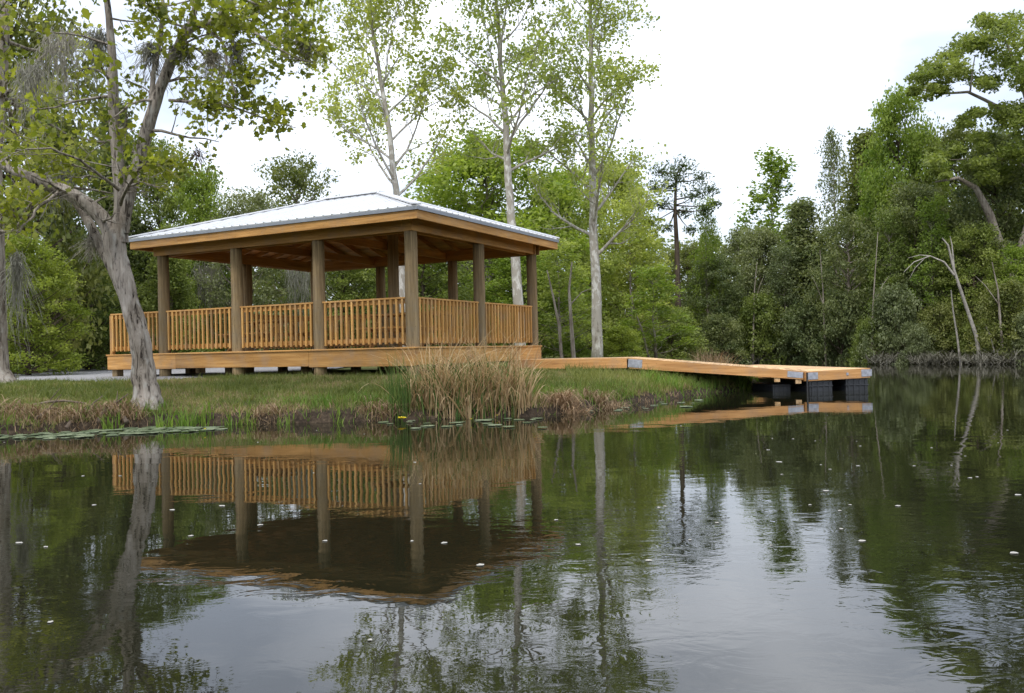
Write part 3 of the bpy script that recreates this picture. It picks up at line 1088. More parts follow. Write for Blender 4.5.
PROTO = {
    # kind: (h, hw, trunk mesh, crown mesh)
    'broad': (11, 4.2) + make_tree_proto(11, 4.2, 'leaf_mid', 11, .06, dome, 170, 170, .19, .95, .65, trunk_r=.2),
    'broad2': (11, 4.2) + make_tree_proto(11, 4.2, 'leaf_mid', 12, .04, wide, 170, 165, .18, .9, .6, trunk_r=.2),
    'oak': (12, 5.0) + make_tree_proto(12, 5.0, 'leaf_olive', 13, .2, oval, 130, 160, .19, 1.05, .55, trunk_r=.26, bark='bark_pale'),
    'cedar': (10, 2.6) + make_tree_proto(10, 2.6, 'leaf_dark', 14, .03, cone, 150, 160, .15, .62, .85, up=.3, trunk_r=.16),
    'airy': (12, 2.8) + make_tree_proto(12, 2.8, 'leaf_syc', 15, .15, spire, 120, 80, .17, .6, .9, trunk_r=.11, bark='bark_pale'),
    'poplar': (11, 2.0) + make_tree_proto(11, 2.0, 'leaf_bright', 16, .25, spire, 80, 75, .18, .5, 1.0, trunk_r=.1, bark='bark_pale'),
    'bush': (3.2, 2.4) + make_tree_proto(3.2, 2.4, 'leaf_mid', 17, .03, bushp, 90, 150, .12, .5, .7, trunk_r=.07),
    'thin': (11, 2.3) + make_tree_proto(11, 2.3, 'leaf_grey', 18, .15, spire, 110, 75, .14, .5, .9, trunk_r=.12, bark='bark_pale'),
    'dome': (10, 4.8) + make_tree_proto(10, 4.8, 'leaf_bright', 19, .15, dome, 190, 185, .18, 1.0, .55, trunk_r=.22, bark='bark_pale'),
    'layered': (13, 4.5) + make_tree_proto(13, 4.5, 'leaf_mid', 20, .4, dome, 46, 260, .2, 1.25, .32, trunk_r=.2, bark='bark_pale', edge=.35),
}

def plant_tree(name, kind, px, py_top, d, half_px, mat, label, cat='tree', group=None, rot=None, dz=0.0):
    """stand a tree at pixel column px and distance d on the real ground, as tall and wide as the photo shows it there"""
    p = at(px, horizon_y(px), d)
    zg = hz(p.x, p.y) + dz
    top = at(px, py_top, d).z
    H0, W0, tm, cm = PROTO[kind]
    H = max(.8, (top - zg) * 1.03)
    W = half_px * d / F_PX
    rg = random.Random(int(px * 7 + d * 13))
    t = empty(name, (p.x, p.y, zg - .05), rg.uniform(0, 6.28) if rot is None else rot)
    tag(t, label, cat, group)
    s = (W / W0, W / W0, H / H0)
    a = link('trunk', tm, t)
    a.scale = s
    c = link('crown', cm, t)
    c.scale = s
    c.material_slots[0].link = 'OBJECT'
    c.material_slots[0].material = M[mat]
    return t

FOREST_L = 'trees standing behind the pavilion and gravel'
FOREST_R = 'trees of the wooded far shore'
T_ = [
    # left, behind the gravel
    ('dark_tree', 'broad', 18, -30, 27, 95, 'leaf_olive', 'tall olive-green tree filling the upper left corner behind the near leaning tree', 'tree', FOREST_L),
    ('cedar_tree', 'cedar', 62, 128, 33, 62, 'leaf_dark', 'dark cedar with a pointed crown left of the leaning tree', 'tree', FOREST_L),
    ('cedar_tree', 'cedar', 118, 112, 37, 60, 'leaf_dark', 'dark cedar rising right behind the fork of the leaning tree', 'tree', FOREST_L),
    ('broadleaf_tree', 'broad2', 162, 150, 37, 58, 'leaf_mid', 'mid-green tree above the left eave of the pavilion roof', 'tree', FOREST_L),
    ('broadleaf_tree', 'broad', 205, 178, 35, 46, 'leaf_bright', 'fresh green round-topped tree peeking over the left half of the white roof', 'tree', FOREST_L),
    ('oak_tree', 'oak', 300, 168, 46, 68, 'leaf_olive', 'olive oak with thin top behind the middle of the white roof', 'tree', FOREST_L),
    ('oak_tree', 'oak', 250, 200, 34, 62, 'leaf_grey', 'grey-green mossy oak seen under the roof between the left posts', 'tree', FOREST_L),
    ('broadleaf_tree', 'broad2', 345, 225, 36, 60, 'leaf_mid', 'mid-green tree seen under the roof behind the middle posts', 'tree', FOREST_L),
    ('broadleaf_tree', 'broad', 425, 232, 35, 62, 'leaf_mid', 'green tree seen under the roof right of the near corner post', 'tree', FOREST_L),
    ('young_tree', 'broad2', 28, 242, 24, 58, 'leaf_yellow', 'yellow-green young tree beside the trunk at the left edge', 'tree', FOREST_L),
    ('young_tree', 'broad2', 88, 262, 30, 55, 'leaf_mid', 'mid-green young tree just left of the leaning trunk', 'tree', FOREST_L),
    ('cedar_tree', 'cedar', 172, 232, 30, 46, 'leaf_mid', 'green cedar seen between the leaning trunk and the left posts', 'tree', FOREST_L),
    ('cedar_tree', 'cedar', -30, 60, 30, 70, 'leaf_dark', 'dark cedar cut by the left edge of the view', 'tree', FOREST_L),
    # centre
    ('broad_dome_tree', 'dome', 492, 148, 43, 118, 'leaf_bright', 'broad bright green domed tree behind the right half of the roof', 'tree', None),
    ('light_tree', 'broad', 572, 178, 46, 58, 'leaf_syc', 'pale green tree behind the trunk with mottled white bark', 'tree', None),
    ('light_tree', 'airy', 632, 205, 47, 42, 'leaf_syc', 'airy pale tree between the white trunk and the tall pine', 'tree', None),
    ('light_tree', 'airy', 654, 268, 41, 44, 'leaf_bright', 'low airy green tree at the foot of the pine', 'tree', None),
    ('light_tree', 'airy', 708, 205, 53, 24, 'leaf_bright', 'slender green tree just right of the pine trunk', 'tree', None),
    ('light_tree', 'airy', 560, 246, 36, 48, 'leaf_syc', 'pale green low tree beyond the right corner post of the pavilion', 'tree', None),
    ('thin_tree', 'thin', 742, 232, 57, 36, 'leaf_grey', 'grey-green thin tree left of the lone poplar', 'tree', None),
    ('poplar_tree', 'poplar', 776, 160, 58, 46, 'leaf_bright', 'light green poplar standing up alone against the sky', 'tree', None),
    ('light_tree', 'broad', 616, 172, 51, 62, 'leaf_syc', 'soft pale green tree behind the airy one, right of the white mottled trunk', 'tree', None),
    ('broadleaf_tree', 'broad2', 690, 250, 60, 50, 'leaf_olive', 'olive tree far back beyond the pine trunk', 'tree', None),
    ('broadleaf_tree', 'broad2', 520, 250, 38, 60, 'leaf_bright', 'bright green tree seen between the two right posts of the pavilion', 'tree', None),
    ('broadleaf_tree', 'broad', 385, 205, 48, 60, 'leaf_olive', 'olive tree far behind the roof peak', 'tree', FOREST_L),
    # far shore
    ('shore_tree', 'broad2', 716, 262, 53, 42, 'leaf_dark', 'dark rounded tree above the reed tuft behind the gangway', 'tree', FOREST_R),
    ('shore_tree', 'broad', 762, 236, 55, 46, 'leaf_grey', 'grey-green tree under the lone poplar', 'tree', FOREST_R),
    ('shore_tree', 'cedar', 806, 208, 52, 52, 'leaf_dark', 'dark pointed tree above the floating dock', 'tree', FOREST_R),
    ('thin_tree', 'thin', 838, 136, 58, 26, 'leaf_grey', 'thin bare-topped tree sticking out of the far shore wood', 'tree', FOREST_R),
    ('shore_tree', 'cedar', 872, 142, 53, 62, 'leaf_olive', 'pointed olive tree next to the thin bare-topped tree', 'tree', FOREST_R),
    ('shore_tree', 'oak', 850, 222, 48, 52, 'leaf_dark', 'dark tree just right of the floating dock end', 'tree', FOREST_R),
    ('shore_tree', 'broad2', 918, 138, 49, 50, 'leaf_mid', 'mid-green tree filling the gap below the longest limb of the layered tree', 'tree', FOREST_R),
    ('shore_tree', 'broad', 962, 138, 52, 58, 'leaf_olive', 'olive tree filling behind the leaning trunk of the layered tree', 'tree', FOREST_R),
    ('shore_tree', 'broad2', 1012, 140, 53, 60, 'leaf_dark', 'dark tree behind the middle of the layered tree crown', 'tree', FOREST_R),
    ('bush', 'bush', 872, 322, 43.5, 28, 'leaf_mid', 'fresh green bush drooping to the water just right of the dock end', 'bush', 'shore bushes overhanging the far waterline'),
    ('bush', 'bush', 914, 326, 40.8, 26, 'leaf_grey', 'small grey-green bush drooping to the water left of the snag feet', 'bush', 'shore bushes overhanging the far waterline'),
    ('bush', 'bush', 968, 326, 40.6, 24, 'leaf_mid', 'small green bush drooping to the water right at the snag feet', 'bush', 'shore bushes overhanging the far waterline'),
    ('bush', 'bush', 1034, 316, 37.2, 34, 'leaf_grey', 'grey-green bush drooping to the water, cut by the right edge', 'bush', 'shore bushes overhanging the far waterline'),
    ('light_tree', 'airy', 892, 214, 44.5, 34, 'leaf_mid', 'airy green tree with thin pale stems between dock end and snag', 'tree', FOREST_R),
    ('light_tree', 'airy', 934, 202, 43, 32, 'leaf_bright', 'airy bright green tree whose sprays show behind the forked snag', 'tree', FOREST_R),
    ('light_tree', 'airy', 786, 250, 51, 30, 'leaf_grey', 'airy grey-green tree behind the middle of the gangway', 'tree', FOREST_R),
    ('bright_tree', 'broad', 904, 104, 48, 50, 'leaf_bright', 'bright green tree left of the tall layered tree', 'tree', FOREST_R),
    ('shore_tree', 'broad', 918, 192, 45, 52, 'leaf_dark', 'dark tree behind the two bleached snags', 'tree', FOREST_R),
    ('shore_tree', 'broad', 1000, 150, 44, 58, 'leaf_dark', 'dark tree below the crown of the layered tree', 'tree', FOREST_R),
    ('shore_tree', 'broad2', 975, 232, 42, 44, 'leaf_mid', 'mid-green low tree right behind the snags', 'tree', FOREST_R),
    ('shore_tree', 'broad2', 1030, 250, 40, 46, 'leaf_bright', 'bright green low tree at the right edge over the brush', 'tree', FOREST_R),
    ('shore_tree', 'broad', 1075, 90, 44, 70, 'leaf_mid', 'big green tree cut by the right edge of the view', 'tree', FOREST_R),
    # bushes
    ('bush', 'bush', 622, 328, 36, 30, 'leaf_yellow', 'bright yellow-green bush right of the white mottled trunk', 'bush', None),
    ('bush', 'bush', 574, 340, 36, 24, 'leaf_bright', 'green bush left of the white mottled trunk', 'bush', None),
    ('bush', 'bush', 672, 310, 46, 40, 'leaf_mid', 'green bush under the pine', 'bush', None),
    ('bush', 'bush', 722, 318, 50, 34, 'leaf_dark', 'dark bush behind the reed tuft by the gangway', 'bush', 'shore bushes overhanging the far waterline'),
    ('bush', 'bush', 762, 300, 51, 40, 'leaf_mid', 'mid-green bush above the middle of the gangway', 'bush', 'shore bushes overhanging the far waterline'),
    ('bush', 'bush', 806, 305, 49, 38, 'leaf_dark', 'dark bush above the floating dock', 'bush', 'shore bushes overhanging the far waterline'),
    ('bush', 'bush', 842, 296, 46.5, 36, 'leaf_dark', 'dark bush over the water at the dock end', 'bush', 'shore bushes overhanging the far waterline'),
    ('bush', 'bush', 896, 292, 42.5, 40, 'leaf_grey', 'grey-green bush hanging over the water left of the snags', 'bush', 'shore bushes overhanging the far waterline'),
    ('bush', 'bush', 940, 306, 41.5, 34, 'leaf_olive', 'olive bush at the foot of the snags', 'bush', 'shore bushes overhanging the far waterline'),
    ('bush', 'bush', 1008, 286, 38.5, 44, 'leaf_olive', 'olive bush at the right edge above the bare brush', 'bush', 'shore bushes overhanging the far waterline'),
    ('bush', 'bush', 240, 318, 38, 60, 'leaf_dark', 'dark hedge-like bush beyond the gravel behind the left railing', 'bush', None),
    ('bush', 'bush', 60, 318, 34, 70, 'leaf_dark', 'dark bush along the gravel edge left of the leaning trunk', 'bush', None),
    ('bush', 'bush', 345, 318, 38, 55, 'leaf_mid', 'green bush behind the middle of the railing', 'bush', None),
    ('bush', 'bush', 455, 316, 38, 55, 'leaf_mid', 'green bush behind the right part of the railing', 'bush', None),
]
for a in T_:
    plant_tree(*a)

# a wood that closes the view far behind the named trees: one mass
def treeline():
    rng = np.random.default_rng(77)
    Ps, T = [], []
    for k in range(900):
        x = rng.uniform(-75, 95)
        dd = rng.uniform(62, 84)
        if water_sd(np.array([x]), np.array([dd]))[0] < 3:
            continue
        zg = hz(x, dd)
        hh = rng.uniform(.5, 8.5) if k % 3 else rng.uniform(.3, 3)
        n = 260
        pp = unit(rng.normal(size=(n, 3))) * (rng.uniform(0, 1, n) ** .5)[:, None] * np.array([2.4, 2.4, 1.7]) * rng.uniform(.6, 1.2)
        pp += np.array([x, dd, zg + hh])
        pp[:, 2] = np.maximum(pp[:, 2], zg + .05)
        Ps.append(pp)
        T.append(np.clip(rng.uniform(.1, .7) + rng.normal(0, .15, n), 0, 1))
    V, n = leaf_verts(rng, np.concatenate(Ps), .42, .4)
    o = link('far_woods', np_mesh('far_woods', V, n, M['leaf_dark'], np.concatenate(T)))
    tag(o, 'dark green wood closing the view behind the nearer trees', 'woods', kind='stuff')
treeline()

# ---- grown trees: real branching, leaves only on the twigs
class Grown:
    def __init__(s, seed):
        s.rg = random.Random(seed)
        s.mb = MB()
        s.tips = []
    def path(s, p, d, length, wander, up, seg):
        p, d = Vector(p), Vector(d).normalized()
        pts = [p.copy()]
        n = max(3, int(length / seg))
        for k in range(n):
            d = (d + Vector((s.rg.gauss(0, wander), s.rg.gauss(0, wander), s.rg.gauss(0, wander) + up))).normalized()
            p = p + d * (length / n)
            pts.append(p.copy())
        return pts
    def limb(s, pts, r0, r1, level, sides=6, child=(0, 0, 0), start=.3, up=.05, leafy=True, ang=(35, 60), seg=.35):
        n = len(pts)
        s.mb.tube(pts, [r0 + (r1 - r0) * (k / (n - 1)) for k in range(n)], sides, False)
        if level <= 0:
            if leafy:
                for k in range(1, n):
                    s.tips.append(pts[k])
            return
        cnt, ln, wander = child[0]
        for c in range(cnt):
            q = start + (1 - start) * (c + s.rg.random()) / cnt
            i = min(n - 2, int(q * (n - 1)))
            f = q * (n - 1) - i
            p = pts[i].lerp(pts[i + 1], min(1, max(0, f)))
            t = (pts[i + 1] - pts[i]).normalized()
            az = s.rg.uniform(0, 6.283)
            side = t.orthogonal().normalized()
            side.rotate(Matrix.Rotation(az, 3, t))
            an = math.radians(s.rg.uniform(*ang))
            d = t * math.cos(an) + side * math.sin(an)
            le = ln * s.rg.uniform(.6, 1.25) * (1 - .35 * q)
            rr = (r0 + (r1 - r0) * q) * .55
            sub = s.path(p, d, le, wander, up, seg)
            s.limb(sub, max(rr, .004), max(rr * .25, .003), level - 1, max(3, sides - 2), child[1:], .2, up, leafy, ang, seg)
        if leafy:
            s.tips += pts[-2:]

def leaves_on(g, seed, name, mat, size, per, spread, up=.4, lobed=False, prob=1.0, keep=None, droop=0.0):
    rng = np.random.default_rng(seed)
    tips = np.array([tuple(t) for t in g.tips])
    if keep is not None:
        tips = tips[[keep(t) for t in tips]]
    if prob < 1:
        tips = tips[rng.uniform(0, 1, len(tips)) < prob]
    tint = np.repeat(np.clip(rng.uniform(.1, .9, len(tips)), 0, 1), per)
    P = np.repeat(tips, per, 0) + rng.normal(size=(len(tips) * per, 3)) * spread
    P[:, 2] -= droop
    V, n = leaf_verts(rng, P, size, up, .75, lobed)
    return np_mesh(name, V, n, M[mat], tint + rng.normal(0, .15, len(tint)))

def sycamore(px0, d, pts_px, r0, seed, label, crown_from, limb_len=3.6, nl=16, extra=0.0):
    """tall pale tree: trunk through the pixel points at distance d, rising limbs from crown_from (pixel row) up"""
    base = at(px0, horizon_y(px0), d)
    zg = hz(base.x, base.y)
    root = empty('sycamore_tree', (base.x, base.y, zg))
    tag(root, label, 'tree', 'tall white-barked trees behind the pavilion')
    o = Vector((base.x, base.y, zg))
    g = Grown(seed)
    pts = [Vector((0, 0, -.2))] + [at(x, y, d) - o for x, y in pts_px]
    dense = []
    for k in range(len(pts) - 1):
        for q in range(3):
            dense.append(pts[k].lerp(pts[k + 1], q / 3) + Vector((g.rg.gauss(0, .02), g.rg.gauss(0, .02), 0)))
    dense.append(pts[-1])
    n = len(dense)
    zt = dense[-1].z
    g.mb.tube(dense, [r0 * (1.18 if k == 0 else (1 - .9 * max(0, dense[k].z) / zt)) for k in range(n)], 10)
    zc = at(px0, crown_from, d).z - zg
    for k in range(nl):
        q = (k + g.rg.random()) / nl
        z = zc + (zt - .5 - zc) * q
        i = max(j for j in range(n) if dense[j].z <= z)
        i = min(i, n - 2)
        f = (z - dense[i].z) / max(1e-3, dense[i + 1].z - dense[i].z)
        p = dense[i].lerp(dense[i + 1], f)
        az = k * 2.4 + g.rg.uniform(-.5, .5)
        el = math.radians(g.rg.uniform(25, 55) + 10 * q)
        dd = Vector((math.cos(az) * math.cos(el), math.sin(az) * math.cos(el), math.sin(el)))
        ln = limb_len * (1.05 - .55 * q) * g.rg.uniform(.75, 1.15)
        rr = r0 * (1 - .85 * z / zt) * .42
        g.limb(g.path(p, dd, ln, .10, .05, .4), rr, rr * .2, 2, 6, ((8, 1.35, .15), (4, .6, .2)), .2, .06, True, (28, 58), .22)
    link('trunk', g.mb.mesh('trunk', M['bark_white'], True), root)
    link('crown', leaves_on(g, seed, 'crown', 'leaf_syc', .108, 8, .14, .3, prob=.6), root)
    return root

sycamore(597, 30, [(596, 300), (594, 240), (593, 190), (591, 120), (590, 50), (592, -20), (594, -90)], .20, 5,
         'tall sparse tree with white mottled trunk standing right of the pavilion', 262, 3.5, 24)
sycamore(521, 28, [(519, 300), (514, 240), (508, 180), (505, 120), (500, 60), (497, 0), (496, -80)], .20, 6,
         'tall leafy tree with white trunk rising over the right eave of the roof', 180, 3.7, 24)
sycamore(404, 27, [(402, 290), (398, 210), (392, 150), (384, 100), (374, 40), (366, -20), (362, -70)], .16, 7,
         'tall leafy tree with pale trunk rising over the roof peak', 205, 3.5, 24)

# pine
def pine():
    px, d = 678, 52
    base = at(px, horizon_y(px), d)
    zg = hz(base.x, base.y)
    root = empty('pine_tree', (base.x, base.y, zg))
    tag(root, 'tall pine with bare trunk and dark flat-clumped crown against the sky', 'tree')
    o = Vector((base.x, base.y, zg))
    g = Grown(31)
    pts = [Vector((0, 0, -.2))] + [at(x, y, d) - o for x, y in ((678, 300), (677, 250), (675, 210), (676, 180), (680, 163))]
    g.mb.tube(pts, [.22, .18, .15, .11, .06, .02], 8)
    rng = np.random.default_rng(31)
    C = []
    for (x, y, s) in [(660, 172, 12), (682, 166, 13), (700, 178, 11), (672, 186, 13), (655, 188, 10), (694, 196, 11), (710, 190, 9), (664, 204, 9), (684, 212, 8), (650, 204, 7), (705, 210, 8), (715, 204, 6), (668, 228, 6), (690, 230, 6), (676, 176, 10), (648, 222, 5)]:
        c = at(x, y, d + rng.uniform(-1.5, 1.5)) - o
        C.append((c, 1.35 * s * d / F_PX))
        st = pts[3].lerp(pts[5], min(1, max(0, (c.z - pts[3].z) / (pts[5].z - pts[3].z) - .1)))
        g.mb.tube([st, st.lerp(c, .5) + Vector((0, 0, -.1)), c], [.05, .035, .012], 4, False)
    P, T = [], []
    for c, s in C:
        n = int(270 * s)
        pp = unit(rng.normal(size=(n, 3))) * (rng.uniform(0, 1, n) ** .75)[:, None] * s * np.array([1.0, 1.0, .68])
        P.append(pp + np.array(c))
        T.append(np.clip(rng.uniform(.1, .6) + rng.normal(0, .15, n), 0, 1))
    V, n = leaf_verts(rng, np.concatenate(P), .24, .5, .28)
    link('trunk', g.mb.mesh('trunk', M['bark_dark'], True), root)
    link('crown', np_mesh('crown', V, n, M['needle'], np.concatenate(T)), root)
pine()

# big layered tree at the upper right, leaning trunk
def layered():
    d = 42
    base = at(1022, horizon_y(1022), d)
    zg = hz(base.x, base.y)
    root = empty('layered_tree', (base.x, base.y, zg))
    tag(root, 'tall tree with spreading layered limbs at the upper right above the far shore', 'tree', FOREST_R)
    o = Vector((base.x, base.y, zg))
    mb = MB()
    def tb(pp, r):
        mb.tube([Vector((0, 0, -.2)) if q is None else at(q[0], q[1], d + (q[2] if len(q) > 2 else 0)) - o for q in pp], r, 7, False)
    tb([None, (1012, 275), (1000, 245), (990, 215), (976, 188), (958, 178), (935, 182)], [.26, .24, .21, .19, .14, .09, .04])
    tb([(1012, 275), (1030, 220), (1036, 160), (1030, 110), (1018, 70), (1005, 40)], [.2, .19, .16, .13, .09, .04])
    tb([(1030, 130), (1008, 112), (985, 100), (968, 92), (940, 94), (915, 88)], [.11, .10, .08, .07, .045, .02])
    tb([(970, 93), (972, 75), (975, 55)], [.05, .035, .02])
    tb([(1034, 170), (1010, 160), (985, 158), (950, 160)], [.08, .06, .04, .02])
    tb([(1026, 95), (1045, 70), (1060, 40)], [.09, .06, .03])
    link('trunk', mb.mesh('trunk', M['bark_pale'], True), root)
    rng = np.random.default_rng(42)
    P, T = [], []
    cl = [(1005, 28, 20), (985, 22, 14), (1030, 40, 22), (975, 50, 20), (950, 58, 18), (932, 68, 15), (918, 80, 12), (935, 88, 11), (960, 78, 14), (1005, 62, 18), (990, 82, 12), (1030, 78, 20),
          (1000, 118, 15), (975, 112, 9), (1020, 122, 18), (968, 122, 8), (985, 140, 14), (1015, 150, 16), (955, 150, 14), (930, 158, 12), (975, 165, 14), (1000, 176, 14), (1040, 110, 20), (945, 172, 10), (1045, 160, 22), (912, 92, 7)]
    for (x, y, s) in cl:
        for rep in range(6):
            c = np.array(at(x + rng.normal(0, s * .5), y + rng.normal(0, s * .32), d + rng.normal(0, 1.4)) - o)
            s2 = s * d / F_PX * rng.uniform(.5, .95)
            n = int(300 * s2)
            pp = unit(rng.normal(size=(n, 3))) * (rng.uniform(0, 1, n) ** .5)[:, None] * s2 * np.array([1.1, 1.1, .62])
            P.append(pp + c)
            T.append(np.clip(rng.uniform(.1, .8) + rng.normal(0, .15, n), 0, 1))
    V, n = leaf_verts(rng, np.concatenate(P), .17, .5)
    link('crown', np_mesh('crown', V, n, M['leaf_mid'], np.concatenate(T)), root)
layered()

# bleached leaning snags on the far shore
def snag(paths, d, label, name='dead_snag', mat='snag', group=None):
    f = paths[0][0][0]
    base = at(f[0], horizon_y(f[0]), d)
    zg = hz(base.x, base.y)
    root = Vector((base.x, base.y, zg))
    mb = MB()
    for pts, r0, r1 in paths:
        n = len(pts)
        pp = [at(x, y, d) - root for x, y in pts]
        if pts is paths[0][0]:
            pp[0] = Vector((0, 0, -.3))
        mb.tube(pp, [r0 + (r1 - r0) * k / (n - 1) for k in range(n)], 6, False)
    o = mb.build(name, M[mat], None, True)
    o.location = root
    tag(o, label, 'dead tree', group)
    return o
snag([([(982, 358), (976, 335), (964, 300), (954, 270), (948, 245), (942, 238)], .095, .025), ([(954, 275), (944, 262), (930, 256), (914, 262), (904, 272)], .05, .012), ([(954, 268), (952, 245), (950, 236)], .04, .01),
      ([(930, 256), (920, 255), (908, 258)], .025, .008), ([(925, 258), (915, 268), (910, 278)], .02, .006)], 38.2, 'bleached leaning snag with a drooping side branch, right one of the pair')
snag([([(962, 358), (957, 335), (953, 310), (951, 290)], .055, .02)], 39.2, 'short pale dead stem beside the bleached leaning snag')
snag([([(1000, 352), (990, 335), (984, 322)], .05, .015)], 38, 'small pale dead branch rising from brush near the right edge')

for px_, d_, top_, ln_, lab_ in ((870, 43.2, 232, 8, 'thin pale stem leaning right in the wood above the dock end'), (826, 47, 250, -6, 'thin pale stem leaning left in the wood above the floating dock'),
                               (1004, 37.8, 262, -12, 'thin grey stem leaning left over the brush near the right edge'), (752, 50.5, 262, 5, 'thin pale stem in the wood above the gangway')):
    snag([([(px_, 356), (px_ + ln_ * .3, 325), (px_ + ln_ * .5, 290), (px_ + ln_, top_)], .07, .015), ([(px_ + ln_ * .4, 305), (px_ + ln_ * 1.6, 285), (px_ + ln_ * 2.4, 276)], .025, .008)], d_, lab_, 'bare_tree', 'bark_pale', 'thin bare stems on the far shore')
# two pale thin bare trunks in the undergrowth right of the pavilion
snag([([(574, 352), (571, 320), (569, 290), (572, 262)], .10, .03), ([(570, 305), (582, 292), (598, 286)], .03, .01)], 33, 'pale bare trunk with one side twig between pavilion and white sycamore', 'bare_tree', 'bark_pale')
snag([([(562, 352), (559, 325), (553, 296), (547, 270)], .08, .025)], 33.5, 'thin pale trunk leaning left just beyond the right corner post', 'bare_tree', 'bark_pale')
snag([([(650, 352), (642, 330), (634, 308), (630, 290)], .06, .015)], 41, 'thin leaning grey stem below the pine', 'bare_tree', 'bark_pale')

# bare grey brush at the far waterline: tangles of twigs
def brush(px, d, w, h, seed, label):
    base = at(px, horizon_y(px), d)
    zg = max(hz(base.x, base.y), -.05)
    rng = np.random.default_rng(seed)
    k = 520
    W = w * d / F_PX
    P = np.stack([rng.uniform(-W, W, k), rng.uniform(-.9, .5, k), rng.uniform(0, .3, k)], 1)
    h *= .62
    V, n, fl = blades(rng, P, rng.uniform(0, 6.28, k), rng.uniform(.4, 1.0, k) * h, rng.uniform(.2, 1.5, k), np.full(k, .035), 5, .8, .12, rng.uniform(.3, 1.0, k))
    o = link('bare_brush', np_mesh('bare_brush', V, n, M['leaf_brush'], rng.uniform(0, 1, k), fl))
    o.location = (base.x, base.y, zg)
    tag(o, label, 'brush', 'grey brush along the far waterline')
brush(896, 41.6, 26, 1.5, 1, 'grey twiggy brush over the water below the grey-green bush')
brush(935, 40, 24, 1.4, 2, 'grey twiggy brush over the water left of the snag feet')
brush(1000, 37.4, 34, 1.5, 3, 'grey twiggy brush over the water at the right edge')
brush(770, 51, 40, 1.5, 4, 'grey twiggy brush at the waterline behind the gangway')

